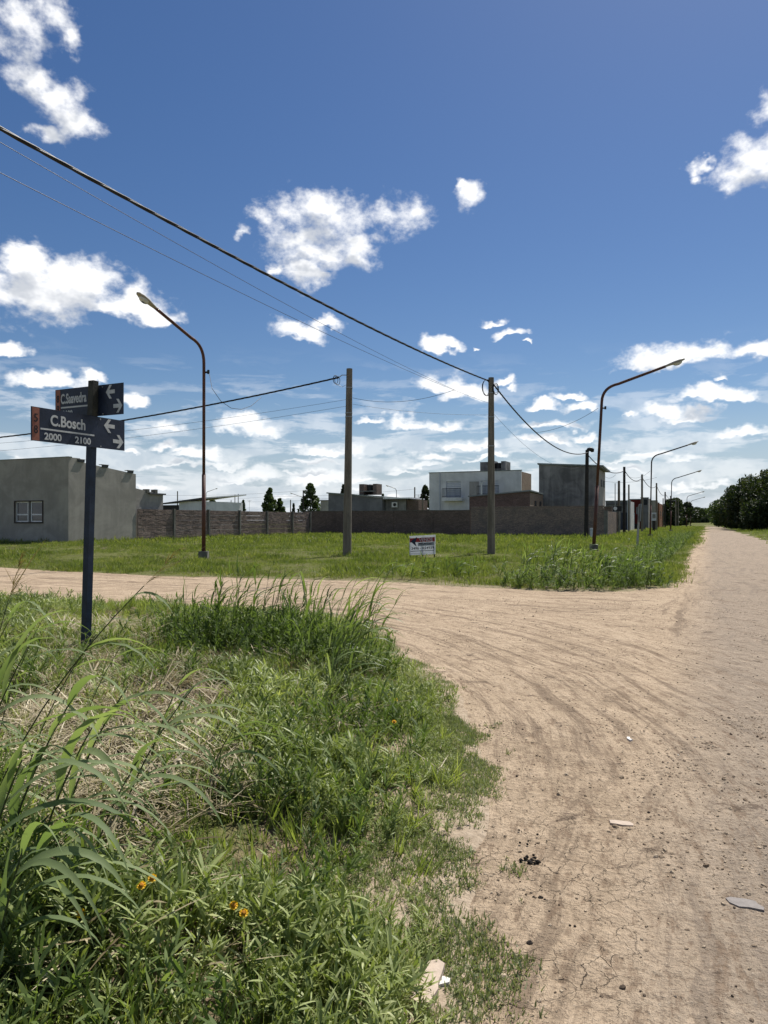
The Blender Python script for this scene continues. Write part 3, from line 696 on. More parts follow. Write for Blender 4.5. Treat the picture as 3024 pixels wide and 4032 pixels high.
def lowhouse():
    s = 100.0
    def D(px): return d_at(px, s)
    Ym = Yof(s, D(1440))
    def Z(py): return z_at(py, Ym)
    t = thing('house', 'low dark house with shallow roof, wall air conditioner and brick tank stand', 'house', rd(s, D(1505), 0))
    m = MB(); m.rbox(s, s+6, D(1293), D(1505), 0, (Z(1941), Z(1960))); m.build('wall', M['bluegrey'], t)
    m = MB(); m.rbox(s-.3, s+6.3, D(1290), D(1508), Z(1941)-.3, (Z(1938), Z(1956)))
    a, b, c, e = rd(s-.3, D(1289)), rd(s-.3, D(1508)), rd(s+6.3, D(1508)), rd(s+6.3, D(1289))
    m = MB(); m.hexa([(a.x,a.y,Z(1941)+.01),(b.x,b.y,Z(1960)+.01),(c.x,c.y,Z(1960)+.01),(e.x,e.y,Z(1941)+.01),(a.x,a.y,Z(1936)),(b.x,b.y,Z(1955)),(c.x,c.y,Z(1955)),(e.x,e.y,Z(1936))]); m.build('roof', M['roof_green'], t)
    m = MB(); m.rbox(s+1, s+6, D(1507), D(1588), 0, Z(1968)); m.build('porch_wall', M['render_dark'], t)
    m = MB(); m.rbox(s+.1, s+6.2, D(1506)+.02, D(1614), Z(1966), Z(1961)); m.build('porch_roof', M['roof_metal'], t)
    m = MB(); m.rbox(s+1.2, s+5, D(1590), D(1636), 0, Z(1970)); m.build('rear_room', M['brick_dark'], t)
    ac = MB(); ac.rbox(s+.68, s+.998, D(1535), D(1556), Z(1998), Z(1978)); a = ac.build('air_conditioner', M['white'], t)
    m = MB(); m.tube([rd(s+.679, D(1547), Z(1988)), rd(s+.66, D(1547), Z(1988))], .26, 14); m.build('fan_grille', M['black'], a)
    # brick tank stand on the roof
    S = s+2.5; zt = Z(1902)
    m = MB(); m.rbox(S, S+2, D(1386), D(1404), Z(1945), zt); m.rbox(S, S+2, D(1441), D(1456), Z(1945), zt); m.rbox(S+1.8, S+2, D(1404), D(1441), Z(1945), zt); m.build('tank_stand', M['brick_dark'], t)
    m = MB(); m.rbox(S-.1, S+1.79, D(1390), D(1452), Z(1934), Z(1929)); m.build('tank_shelf', M['footing'], t)
    m = MB(); m.tube([rd(S+.9, D(1423), Z(1928)), rd(S+.9, D(1423), Z(1906)), rd(S+.9, D(1423), Z(1903))], [.62, .62, .3], 14); m.build('water_tank', M['black'], t)
    m = MB(); m.rbox(s+8, s+8.2, D(1640), D(1688), 0, Z(1968)); 
    tt = thing('brick_wall', 'short reddish brick wall left of the white two-storey house', 'wall', rd(s+8, D(1660), 0)); m.build('masonry', M['brick_orange'], tt)
    q = MB(); q.rbox(s+7.9, s+8.25, D(1640), D(1688), Z(1968)+.003, Z(1968)+.1); q.build('coping', M['footing'], tt)
    t2 = thing('shed', 'small cream shed between the conical tree and the low dark house', 'shed', rd(s+14, D(1280), 0))
    S = s+14; m = MB(); m.rbox(S, S+4, d_at(1262, S), d_at(1296, S), 0, z_at(1972, Yof(S, d_at(1280, S)))); m.build('wall', M['pale_render'], t2)
    m = MB(); m.rbox(S-.2, S+4.2, d_at(1260, S), d_at(1298, S), z_at(1972, Yof(S, d_at(1280, S)))+.003, z_at(1969, Yof(S, d_at(1280, S)))); m.build('roof', M['roof_dark'], t2)
lowhouse()
def whiteroof():
    s = 63.0
    d0, d1 = d_at(634, s), d_at(808, s); Ym = Yof(s, (d0+d1)/2)
    t = thing('shed', 'low building with a glaring white sheet roof behind the slab fence', 'shed', rd(s, d1, 0))
    m = MB(); m.rbox(s, s+7, d_at(705, s), d1-.1, 0, z_at(1975, Ym)); m.build('wall', M['white_wall'], t)
    m = MB(); m.rbox(s+.3, s+6.8, d0, d_at(705, s)-.01, 0, z_at(1988, Ym)); m.build('carport_wall', M['black'], t)
    a, b, c, e = rd(s-.3, d0-.2), rd(s-.3, d1+.2), rd(s+7.3, d1+.2), rd(s+7.3, d0-.2)
    zl, zr, zb = z_at(1987, Ym), z_at(1964, Ym), .55
    m = MB(); m.hexa([(a.x,a.y,zl),(b.x,b.y,zr),(c.x,c.y,zr+zb),(e.x,e.y,zl+zb),(a.x,a.y,zl+.12),(b.x,b.y,zr+.12),(c.x,c.y,zr+zb+.12),(e.x,e.y,zl+zb+.12)]); m.build('roof', M['roof_metal'], t)
    m = MB(); m.hexa([rd(s-.34,d0-.2,zl-.04),rd(s-.34,d1+.2,zr-.04),rd(s-.302,d1+.2,zr-.04),rd(s-.302,d0-.2,zl-.04),rd(s-.34,d0-.2,zl+.13),rd(s-.34,d1+.2,zr+.13),rd(s-.302,d1+.2,zr+.13),rd(s-.302,d0-.2,zl+.13)]); m.build('roof_edge', M['roof_dark'], t)
whiteroof()

# ------------------------------------------------------------------ row of houses along the road
def rowhouse(name, label, pxl, pxr, dd, top, deep, m_front, m_side, extras=None, cat='house'):
    s = s_at(pxr, dd); Y = Yof(s, dd); dl = d_at(pxl, s); zt = z_at(top, Y)
    t = thing(name, label, cat, rd(s, dd, 0))
    m = MB(); m.rbox(s, s+.25, dl, dd, 0, zt); m.build('wall', M[m_front], t)
    m = MB(); m.rbox(s+.25, s+deep, dd-.25, dd, 0, zt-.05); m.build('side_wall', M[m_side], t)
    m = MB(); m.rbox(s+.25, s+deep, dl, dd-.25, zt-.5, zt-.35); m.build('roof', M['roof_dark'], t)
    m = MB(); m.rbox(s-.06, s+.3, dl-.06, dd+.06, zt+.003, zt+.12); m.build('coping', M['roof_green'], t)
    if extras: extras(t, s, dd, zt, lambda px: d_at(px, s), lambda py: z_at(py, Y))
    return t
def ex_h1(t, s, dd, zt, D, Z):
    m = MB(); m.rbox(s-.12, s-.002, D(2390), D(2478), Z(1986), Z(1983)); m.build('ledge', M['roof_dark'], t)
    m = MB(); m.rbox(s-.05, s-.002, D(2446), D(2470), .2, Z(2018)); m.build('garage_door', M['navy'], t)
    m = MB(); m.rbox(s-.4, s-.003, D(2471), D(2481), 0, Z(1969)); m.build('column', M['shutter'], t)
rowhouse('house', 'blue-grey flat-roofed house behind the service poles along the road', 2384, 2482, -10.6, 1973, 6, 'bluegrey', 'white_wall', ex_h1)
def ex_h2(t, s, dd, zt, D, Z):
    m = MB(); m.rbox(s-.06, s-.002, D(2484), D(2499), .15, Z(2019)); o = m.build('door', M['shutter'], t)
    m = MB(); m.rbox(s-.1, s-.003, D(2500), D(2516), .15, 1.0); m.build('planter', M['black'], t)
    m = MB(); m.rbox(s-.1, s-.003, D(2484), D(2500), Z(2011), Z(1996)); m.build('window', M['glass'], t)
rowhouse('house', 'dark red painted house with a pale door along the road', 2480, 2535, -9.9, 1967, 9, 'redwall', 'redwall', ex_h2)
def ex_h3(t, s, dd, zt, D, Z):
    m = MB(); m.rbox(s-.06, s-.002, D(2535), D(2549), Z(1988), Z(1966)); m.build('window', M['glass'], t)
    # a gabled wing of the same dark house reaching left
    m = MB(); zl, zr = Z(2022), Z(1990); a = rd(s-.5, D(2506)); b = rd(s-.5, D(2522)); c = rd(s-.25, D(2522)); e = rd(s-.25, D(2506))
    m.hexa([(a.x,a.y,zl-.05),(b.x,b.y,Z(2030)),(c.x,c.y,Z(2030)),(e.x,e.y,zl-.05),(a.x,a.y,Z(1998)),(b.x,b.y,zr),(c.x,c.y,zr),(e.x,e.y,Z(1998))]); m.build('gable', M['bluegrey'], t)
rowhouse('house', 'tall narrow dark grey house front next to the red house', 2523, 2553, -8.9, 1961, 7, 'bluegrey', 'render_grey', ex_h3)
rowhouse('house', 'plain grey house with a pale corner beyond the dark narrow one', 2556, 2588, -9.0, 1972, 2.5, 'render_grey', 'pale_render')
def ex_h5(t, s, dd, zt, D, Z):
    for f in (.3, .7):
        m = MB(); m.rbox(s+14*f-.6, s+14*f+.6, dd+.002, dd+.05, 2.4, 3.4); m.build('window', M['black'], t)
rowhouse('house', 'unplastered orange brick house, last of the row before the dark trees', 2588, 2596, -8.7, 1981, 15, 'brick_orange', 'brick_orange', ex_h5)
# forecourt wall with gateway just beyond the tall brick wall
def forecourt():
    s = s_at(2436, -8.2); Y = Yof(s, -8.2)
    def D(px): return d_at(px, s)
    t = thing('garden_wall', 'rough grey front wall with a dark gateway beyond the brick wall corner', 'wall', rd(s, -8.2, 0))
    m = MB(); m.rbox(s, s+.2, D(2378), D(2410), 0, z_at(1996, Y)); m.rbox(s, s+.2, D(2410)+.002, D(2434), 0, z_at(2016, Y)); m.build('masonry', M['brick_grey'], t)
    m = MB(); m.rbox(s-.05, s+.25, D(2434)+.003, D(2439), 0, z_at(2010, Y)); m.build('end_pier', M['footing'], t)
    m = MB(); m.rbox(s-.04, s-.002, D(2384), D(2408), .1, z_at(2036, Y)); m.build('gate', M['black'], t)
    m = MB(); m.rbox(s-.1, s+.26, D(2376), D(2410), z_at(1996, Y)+.003, z_at(1993, Y)); m.build('coping', M['footing'], t)
    b = thing('rubbish_drum', 'pale rubbish drum heaped with black bags in front of the gateway', 'bin', rd(s-2.2, D(2396), g1(*rd(s-2.2, D(2396))[:2])))
    c = rd(s-2.2, D(2396)); m = MB(); m.tube([(c.x, c.y, .1), (c.x, c.y, .9), (c.x, c.y, .93)], [.27, .30, .28], 14); m.build('drum', M['shutter'], b)
    m = MB(); r = random.Random(4)
    for k in range(4):
        q = c+Vector((r.uniform(-.25, .25), r.uniform(-.2, .2), 0)); m.tube([(q.x, q.y, .75), (q.x, q.y, .95), (q.x+.05, q.y, 1.2), (q.x+.04, q.y, 1.38)], [.1, .28, .26, .08], 9)
    m.build('black_bag', M['black'], b, smooth=True)
forecourt()

# ------------------------------------------------------------------ utility poles
def pole(name, label, base, top, r0, r1, material, group=None, bands=()):
    base = Vector(base); top = Vector(top); t = thing(name, label, 'pole', base, group)
    m = MB(); n = 8; q = 10
    m.tube([base.lerp(top, i/q)+Vector((0, 0, -.25 if i == 0 else 0)) for i in range(q+1)], [r0+(r1-r0)*i/q for i in range(q+1)], 12)
    m.build('shaft', material, t, smooth=False)
    for z in bands:
        p = base.lerp(top, (z-base.z)/(top.z-base.z)); r = r0+(r1-r0)*(z-base.z)/(top.z-base.z)+.012
        b = MB(); b.tube([p-Vector((0, 0, .02)), p+Vector((0, 0, .02))], r, 12); b.build('strap', M['grey_steel'], t)
    return t
P1 = gp(1366, 2188); P1t = at(1376, 1452, P1.y)
tp1 = pole('utility_pole', 'stout tapered concrete pole left of the for-sale board', P1, P1t, .175, .118, M['concrete'], 'stout concrete utility poles', (5.6, 5.75, 6.75))
P2 = gp(1934, 2182); P2t = at(1934, 1487, P2.y)
tp2 = pole('utility_pole', 'stout tapered concrete pole right of the for-sale board, carrying the thick cable', P2, P2t, .165, .115, M['concrete'], 'stout concrete utility poles', (4.6, 5.8, 6.8))
P3 = rd(s_at(2308, -8.45), -8.45); P3.z = g1(P3.x, P3.y); P3t = at(2312, 1772, P3.y)
tp3 = pole('utility_pole', 'black wooden pole with a round fitting on top by the brick wall end', P3, P3t, .17, .13, M['pole_wood'])
m = MB(); q = P3t; m.tube([q+Vector((0, 0, -.1)), q+Vector((.1, 0, .04)), q+Vector((.25, -.03, .06)), q+Vector((.38, -.05, -.02)), q+Vector((.4, -.05, -.16))], [.12, .14, .17, .17, .1], 10); m.build('top_fitting', M['black'], tp3, smooth=True)
# small meter box leaning at the foot of that pole
mp = rd(s_at(2322, -8.2), -8.2); mb_ = thing('meter_box', 'small pale meter box at the foot of the black wooden pole', 'box', (mp.x, mp.y, g1(mp.x, mp.y)))
m = MB(); m.box(mp.x-.0, mp.x+.2, mp.y-.15, mp.y+.05, .1, .95); m.build('case', M['white'], mb_); m = MB(); m.box(mp.x+.02, mp.x+.18, mp.y-.165, mp.y-.151, .45, .85); m.build('lid', M['shutter'], mb_)
row = [  # column, row of top, distance offset, material, radii, label
 (2458, 1838, -7.7, 'pole_wood', .15, 'black wooden pole in front of the blue-grey house'),
 (2437, 1893, -8.6, 'concrete', .15, 'short thick pale concrete pole beside the black sign with a white disc'),
 (2422, 1903, -10.2, 'grey_steel', .06, 'thin grey service mast behind the short thick concrete pole'),
 (2476, 1908, -9.2, 'concrete', .12, 'short concrete pole at the corner of the blue-grey house'),
 (2528, 1868, -7.2, 'concrete', .14, 'grey pole standing before the red and dark grey houses'),
 (2585, 1902, -6.9, 'concrete', .14, 'grey pole in front of the plain grey house'),
 (2619, 1937, -7.3, 'pole_wood', .15, 'dark pole just past the orange brick house'),
 (2611, 1962, -8.6, 'concrete', .12, 'slim pole right against the orange brick house'),
 (2641, 1952, -6.0, 'pole_wood', .14, 'dark pole overlapping the third street lamp from the corner'),
 (2661, 1962, -7.4, 'concrete', .17, 'thick grey pole before the dark far trees'),
 (2671, 1963, -6.9, 'concrete', .13, 'slimmer grey pole just right of the thick one by the far trees'),
 (2686, 1980, -7.4, 'concrete', .14, 'far thin pole right of the far dark trees'),
 (2697, 1986, -6.8, 'concrete', .14, 'farthest pole of the road, next to the fourth street lamp'),
]
POLES = [(P2, P2t), (P3, P3t)]
for (px, top, dd, mt, r, lab) in row:
    s = s_at(px, dd); b = rd(s, dd); b.z = g1(b.x, b.y); t = at(px, top, b.y)
    if t.z < 3.4: t.z = 3.4
    pole('utility_pole', lab, b, t, r, r*.8, M[mt], 'poles along the dirt road')
    POLES.append((b, t))

# ------------------------------------------------------------------ street lamps
def street_lamp(label, base, bend, tip, r, mats, group, socket=True, box=.34):
    base, bend, tip = Vector(base), Vector(bend), Vector(tip)
    t = thing('street_lamp', label, 'street lamp', base, group)
    f = MB(); w = box/2; f.hexa([(base.x-w, base.y-w, base.z-.2), (base.x+w, base.y-w, base.z-.2), (base.x+w, base.y+w, base.z-.2), (base.x-w, base.y+w, base.z-.2), (base.x-w*.9, base.y-w*.9, base.z+.3), (base.x+w*.9, base.y-w*.9, base.z+.3), (base.x+w*.9, base.y+w*.9, base.z+.3), (base.x-w*.9, base.y+w*.9, base.z+.3)])
    f.build('footing', M['footing'], t)
    mid = base.lerp(bend, .40)
    p = MB(); p.tube([base+Vector((0, 0, .2)), mid], r*1.25, 10); p.tube([mid, mid+Vector((0, 0, .05))], [r*1.25, r], 10, cap=False); p.build('lower_post', mats[0], t, smooth=True)
    # upper post, swept bend, then the rising arm
    arm = (tip-bend); up = (bend-mid).normalized(); pts = [mid, mid.lerp(bend, .5), bend-up*.55]
    hd = arm.normalized(); c = bend+Vector((0, 0, 0)); e = bend+hd*.75; s0 = bend-up*.55
    for i in range(1, 9):
        u = i/8; pts.append((1-u)**2*s0 + 2*u*(1-u)*(c+up*.12) + u*u*e)
    pts += [e.lerp(tip, .5), tip]
    p = MB(); p.tube(pts, r, 8); p.build('arm', mats[1], t, smooth=True)
    # luminaire
    side = hd.cross(Vector((0, 0, 1))).normalized(); nrm = side.cross(hd).normalized()
    def prof(t0, wd, ht, dz): return tip+hd*t0+nrm*dz, wd, ht
    st = [(-.12, .045, .05, 0), (.0, .075, .065, -.01), (.22, .10, .085, -.01), (.38, .135, .10, -.015), (.62, .135, .09, -.01), (.78, .085, .06, .0), (.84, .02, .02, .0)]
    hm = MB(); n = 12; vs = []; fs = []
    for (t0, wd, ht, dz) in st:
        cc = tip+hd*t0+nrm*dz
        for k in range(n):
            a = 2*math.pi*k/n; zz = math.sin(a)*ht
            if zz < 0: zz *= .45
            vs.append(cc+side*math.cos(a)*wd+nrm*zz)
    for i in range(len(st)-1):
        for k in range(n): a, b = i*n+k, i*n+(k+1) % n; fs.append((a, b, b+n, a+n))
    fs += [tuple(range(n-1, -1, -1)), tuple(range((len(st)-1)*n, len(st)*n))]
    hm.add(vs, fs); hd_o = hm.build('lamp_head', M['lamp_shell'], t, smooth=True)
    lm = MB(); vs = []; fs = []
    for j in range(4):
        ph = j/4*math.pi/2
        for k in range(12):
            a = 2*math.pi*k/12; vs.append(tip+hd*(.5+math.cos(a)*.2*math.cos(ph))+side*math.sin(a)*.12*math.cos(ph)-nrm*(.045+.11*math.sin(ph)))
    for j in range(3):
        for k in range(12): a, b = j*12+k, j*12+(k+1) % 12; fs.append((b, a, a+12, b+12))
    fs.append(tuple(range(36, 48)))
    lm.add(vs, fs); lm.build('lens', M['lamp_glass'], hd_o, smooth=True)
    if socket:
        q = base.lerp(bend, .90); b = MB(); b.tube([q+Vector((r*.8, 0, -.1)), q+Vector((r*.8+.13, -.02, -.1))], .035, 8); b.tube([q+Vector((r*.8+.12, -.02, -.16)), q+Vector((r*.8+.12, -.02, -.02))], .045, 8); b.build('insulator', M['black'], t)
    return t
LG = 'rusty street lamps'
L1 = gp(802, 2203); L1b = at(803, 1372, L1.y); L1tip = L1b+Vector((-SA*2.55, -CA*2.55, .80))
street_lamp('rusty red street lamp with its arm over the side street, left of the concrete poles', L1, L1b, L1tip, .056, (M['rust'], M['rust']), LG)
L2 = gp(2338, 2168); L2b = at(2372, 1535, L2.y)
L2tip = L2b+Vector((CA*2.75, -SA*2.75, .86))
street_lamp('nearest leaning rusty street lamp arching right over the dirt road', L2, L2b, L2tip, .066, (M['rust'], M['rust']), LG)
for (px, top, lab) in ((2560, 1800, 'second street lamp along the dirt road, counting from the street corner'), (2641, 1880, 'third street lamp along the dirt road, counting from the street corner'), (2703, 1950, 'fourth street lamp along the dirt road, shown left of the farthest one'), (2719, 1966, 'farthest and smallest street lamp along the dirt road')):
    s = s_at(px, -4.4); b = rd(s, -4.4); b.z = g1(b.x, b.y); bt = b+Vector((.12, 0, 6.7))
    street_lamp(lab, b, bt, bt+Vector((CA*2.75, -SA*2.75, .85)), .055, (M['rust'], M['pole_wood']), LG, False)
# lamps and poles of the streets behind
def far_lamp(px, tipx, base_s, bendy, label):
    d = d_at(px, base_s); b = rd(base_s, d); bt = at(px, bendy, b.y); k = (tipx-px)/F*b.y
    street_lamp(label, b, bt, bt+Vector((k, 0, abs(k)*.35)), .06, (M['grey_steel'], M['grey_steel']), 'lamps of the streets behind', False)
far_lamp(1561, 1535, 128, 1925, 'far grey street lamp above the low dark house')
far_lamp(812, 845, 150, 1938, 'far lamp arm peeking out behind the near rusty lamp post')
far_lamp(1212, 1155, 150, 1965, 'far lamp arm pointing left beside the conical tree')
for (px, top, s, lab) in ((1633, 1918, 118, 'grey pole left of the white two-storey house'), (925, 1947, 170, 'left one of two thin far poles above the slab fence'), (938, 1945, 172, 'right one of two thin far poles above the slab fence'), (910, 1969, 180, 'shortest thin far pole left of the pair above the slab fence'), (1144, 1968, 140, 'thin far pole between the two larger trees behind the fence'), (1194, 1931, 120, 'thin dark pole in front of the conical tree'), (699, 1934, 120, 'thin pole above the white sheet roof'), (1664, 1962, 98, 'short pale post at the left edge of the white house')):
    d = d_at(px, s); b = rd(s, d); pole('utility_pole', lab, b, at(px, top, b.y), .13, .11, M['concrete'] if px != 1194 else M['pole_wood'], 'poles of the streets behind')

# ------------------------------------------------------------------ cables
def sag(a, b, drop, n=24): 
    a, b = Vector(a), Vector(b)
    return [a.lerp(b, i/n)-Vector((0, 0, drop*4*(i/n)*(1-i/n))) for i in range(n+1)]
def wire(name, label, pts, r, material='wire', group=None, n=5):
    m = MB(); m.tube(pts, r, n); o = m.build(name, M[material], None, loc=pts[0], smooth=True, uv=False); return tag(o, label, 'cable', group)
def twisted(name, label, pts, r, pitch, group=None):   # three insulated strands wound round each other
    t = thing(name, label, 'cable', pts[0], group)
    Ls = [0]
    for i in range(1, len(pts)): Ls.append(Ls[-1]+(pts[i]-pts[i-1]).length)
    for k in range(3):
        q = []; n = int(Ls[-1]/pitch*7)
        for j in range(n+1):
            l = Ls[-1]*j/n; i = max(0, min(len(pts)-2, int(np.searchsorted(Ls, l))-1)); u = (l-Ls[i])/(Ls[i+1]-Ls[i])
            p = pts[i].lerp(pts[i+1], u); tg = (pts[i+1]-pts[i]).normalized(); a = tg.cross(Vector((0, 0, 1))).normalized(); b = a.cross(tg)
            ph = 2*math.pi*(l/pitch+k/3); q.append(p+(a*math.cos(ph)+b*math.sin(ph))*r*.62)
        m = MB(); m.tube(q, r*1.1, 5); m.build('strand', M['cable'], t, smooth=True, uv=False)
    return t
def through(a, px, py, z_end, over):                   # straight on from a point through a photo ray at a given height
    Y = (z_end-CAMH)*F/(HY-py); b = Vector(((px-CX)/F*Y, Y, z_end)); return b+(b-Vector(a))*over
c2 = P2t+Vector((-.13, 0, -.12))
endA = through(c2, 0, 505, 6.75, .55)
main = sag(c2, endA, .95, 40)
# lift the far end so that the hanging cable still meets the photographed line
def fit(a, px, py, drop, zz, over):
    e = through(a, px, py, zz, over)
    f = 1/(1+over); e.z += drop*4*f*(1-f)/f*1.0
    return sag(a, e, drop, 44)
twisted('power_cable', 'thick black twisted cable crossing the sky down to the right concrete pole', fit(c2, 0, 505, .55, 6.6, .6), .019, 1.7)
w2a = at(1790, 1535, 25.5); w2b = P2t+Vector((-.12, 0, -1.05))
wire('thin_wire', 'upper thin wire running just below the thick cable from upper left', fit(w2a, 0, 560, .35, 6.1, .6), .0045)
wire('thin_wire', 'lower thin wire from upper left to the right concrete pole', fit(w2b, 0, 680, .45, 5.6, .6), .0048)
wire('thin_wire', 'short thin wire slung between the two concrete poles', sag(P1t+Vector((.13, 0, -1.15)), w2a, .28, 18), .0075)
wire('thin_wire', 'lower thin wire slung between the two concrete poles', sag(P1t+Vector((.13, 0, -1.4)), P2t+Vector((-.14, 0, -1.55)), .12, 14), .0055)
# along the side street to the left
b1 = P1t+Vector((-.42, .1, -.32)); eL = Vector((-24, 41.5, 6.75))
twisted('power_cable', 'black twisted cable from the left concrete pole away to the left', fit(b1, 0, 1722, .35, 5.55, .25), .022, 1.2)
wire('thin_wire', 'upper thin wire leaving the left concrete pole to the left', fit(P1t+Vector((-.14, 0, -1.22)), 0, 1745, .25, 4.95, .25), .006)
wire('thin_wire', 'lower thin wire leaving the left concrete pole to the left', fit(P1t+Vector((-.14, 0, -1.48)), 0, 1775, .25, 4.7, .25), .006)
def coil(name, label, c, r, n, parent=None):
    m = MB(); rr = random.Random(int(c[0]*100) % 999)
    for k in range(n):
        cc = Vector(c)+Vector((rr.uniform(-.04, .04), rr.uniform(-.04, .04), rr.uniform(-.03, .03))); ra = r*rr.uniform(.8, 1.1)
        m.tube([cc+Vector((math.cos(a)*ra*.55, math.cos(a)*.08, math.sin(a)*ra)) for a in [i*2*math.pi/14 for i in range(15)]], .011, 5)
    o = m.build(name, M['cable'], parent, None if parent else c, True, False); return o
coil('cable_coil', 'x1', P1t+Vector((-.52, .05, -.42)), .17, 3, tp1)
m = MB(); m.tube([P1t+Vector((-.1, 0, -.25)), P1t+Vector((-.3, .05, -.24)), b1], .016, 6); m.tube([P1t+Vector((-.1, 0, -.62)), P1t+Vector((-.3, 0, -.72)), P1t+Vector((-.6, .05, -.55))], .008, 5); m.build('tension_clamp', M['grey_steel'], tp1)
coil('cable_coil', 'x2', P2t+Vector((-.20, -.05, -.42)), .33, 3, tp2)
coil('cable_coil', 'x3', P2t+Vector((.2, -.05, -.5)), .22, 3, tp2)
# lamp feeds
q1 = L1.lerp(L1b, .9)+Vector((.2, -.02, -.15))
wire('lamp_feed', 'thin drooping wire feeding the left rusty lamp from the cable', [q1, at(835, 1530, 23.6), at(870, 1580, 23.9), at(910, 1607, 24.3), at(950, 1612, 25), at(990, 1598, 25.8), at(1028, 1565, 26.4)], .009)
q2 = L2.lerp(L2b, .9)+Vector((-.15, 0, -.1)) 
PR = [POLES[0][1]+Vector((.13, .0, -.32)), P3t+Vector((0, -.15, -.2))]
def runs(a, b, drop, lab, r=.021, pitch=1.2): twisted('power_cable', lab, sag(a, b, drop, 26), r, pitch, 'cable spans along the road')
runs(PR[0], PR[1], 1.05, 'first cable span along the road, concrete pole to black wooden pole')
wire('lamp_feed', 'thin wire from the nearest road lamp to the cable span', sag(q2, sag(PR[0], PR[1], 1.05, 26)[8], .22, 12), .009)
wire('thin_wire', 'faint thin wire falling from the right concrete pole towards the black pole', sag(P2t+Vector((.1, 0, -1.5)), P3t+Vector((-.3, .4, -1.2)), .9, 16), .006)
span = [POLES[1][1], POLES[2][1], POLES[6][1], POLES[7][1], POLES[8][1], POLES[11][1], POLES[13][1]]
names = ['second', 'third', 'fourth', 'fifth', 'sixth', 'seventh']
for i in range(len(span)-1):
    runs(span[i]+Vector((0, 0, -.3)), span[i+1]+Vector((0, 0, -.4)), .7, names[i]+' cable span along the road, counting from the street corner', .022, 1.2)
wire('lamp_feed', 'thin wire hanging from the second road lamp to a pole', sag(rd(s_at(2560, -4.4), -4.4, 5.6), POLES[2][1]+Vector((0, 0, -.7)), .5, 12), .010)
for i, (pa, pb, ya, yb, s, lab) in enumerate(((640, 1195, 1950, 1932, 122, 'long thin wire over the slab fence, the uppermost one'), (690, 1060, 1968, 1955, 150, 'thin wire over the slab fence left of the bushy trees'), (1060, 1640, 1955, 1925, 119, 'thin wire passing behind the low dark house'), (800, 1300, 1975, 1965, 160, 'lowest faint wire above the slab fence'), (1200, 1690, 1960, 1955, 140, 'lower thin wire behind the low dark house'), (2380, 2425, 1875, 1868, 95, 'upper wire between the tall grey block and the service mast'), (2380, 2585, 1895, 1880, 97, 'lower wire running past the tall grey block along the house fronts'))):
    a, b = rd(s, d_at(pa, s)), rd(s, d_at(pb, s)); a = at(pa, ya, a.y); b = at(pb, yb, b.y)
    wire('far_wire', lab, sag(a, b, .35, 14), .016)

# ------------------------------------------------------------------ street-name sign
def text_mesh(body, size, bold=.0):
    cu = bpy.data.curves.new('lettering', 'FONT'); cu.body = body; cu.size = size; cu.extrude = .0012; cu.offset = bold
    cu.resolution_u = 4
    o = bpy.data.objects.new('lettering', cu); COL.objects.link(o)
    dg = bpy.context.evaluated_depsgraph_get(); me = bpy.data.meshes.new_from_object(o.evaluated_get(dg))
    bpy.data.objects.remove(o); return me
def lettering(body, org, ux, uz, nrm, width, height, m, parent, bold=.012, name='lettering', slant=0):
    me = text_mesh(body, 1.0, bold)
    co = np.empty(len(me.vertices)*3, np.float32); me.vertices.foreach_get('co', co); co = co.reshape(-1, 3)
    lo, hi = co.min(0), co.max(0)
    u = (co[:, 0]-lo[0])/(hi[0]-lo[0])*width; v = (co[:, 1]-lo[1])/(hi[1]-lo[1])*height; w = (co[:, 2]-lo[2])
    o = Vector(org) - ORG[parent]
    P = np.array(o)[None]+u[:, None]*np.array(ux)+v[:, None]*np.array(uz)+w[:, None]*np.array(nrm)
    me.vertices.foreach_set('co', P.astype(np.float32).ravel()); me.materials.clear(); me.materials.append(m); me.update()
    return link(name, me, parent)
def flat(poly, org, ux, uz, nrm, th, m, parent, name):   # extruded polygon on a board
    f = [Vector(org)+ux*x+uz*z+nrm*th for (x, z) in poly]; b = [Vector(org)+ux*x+uz*z for (x, z) in poly]; n = len(poly)
    mb = MB(); mb.add(f+b, [tuple(range(n)), tuple(range(2*n-1, n-1, -1))]+[(i, i+n, (i+1) % n+n, (i+1) % n) for i in range(n)])
    return mb.build(name, m, parent)
SY = 7.2
sb = at(334, 2050, SY); sb.z = g1(sb.x, SY); st = at(368, 1500, SY)
sign = thing('street_sign', 'dark blue street-name sign with two crossed plates on a blue post', 'street sign', sb)
ps = MB(); hw = .034; ux, uy = Vector((CA, -SA, 0))*hw, Vector((SA, CA, 0))*hw
bt = sb+Vector((0, 0, -.3)); jt = sb.lerp(st, .80)
def sq(c): return [c-ux-uy, c+ux-uy, c+ux+uy, c-ux+uy]
ps.hexa(sq(bt)+sq(jt)); post = ps.build('post', M['navy_post'], sign)
pt = MB(); pt.hexa(sq(jt+Vector((0, 0, .002)))+sq(st)); pt.build('post_top', M['post_grime'], sign)
UP = Vector((0, 0, 1))
def plate(name, label, left, right, zl_top, zl_bot, zr_top, zr_bot):
    pass
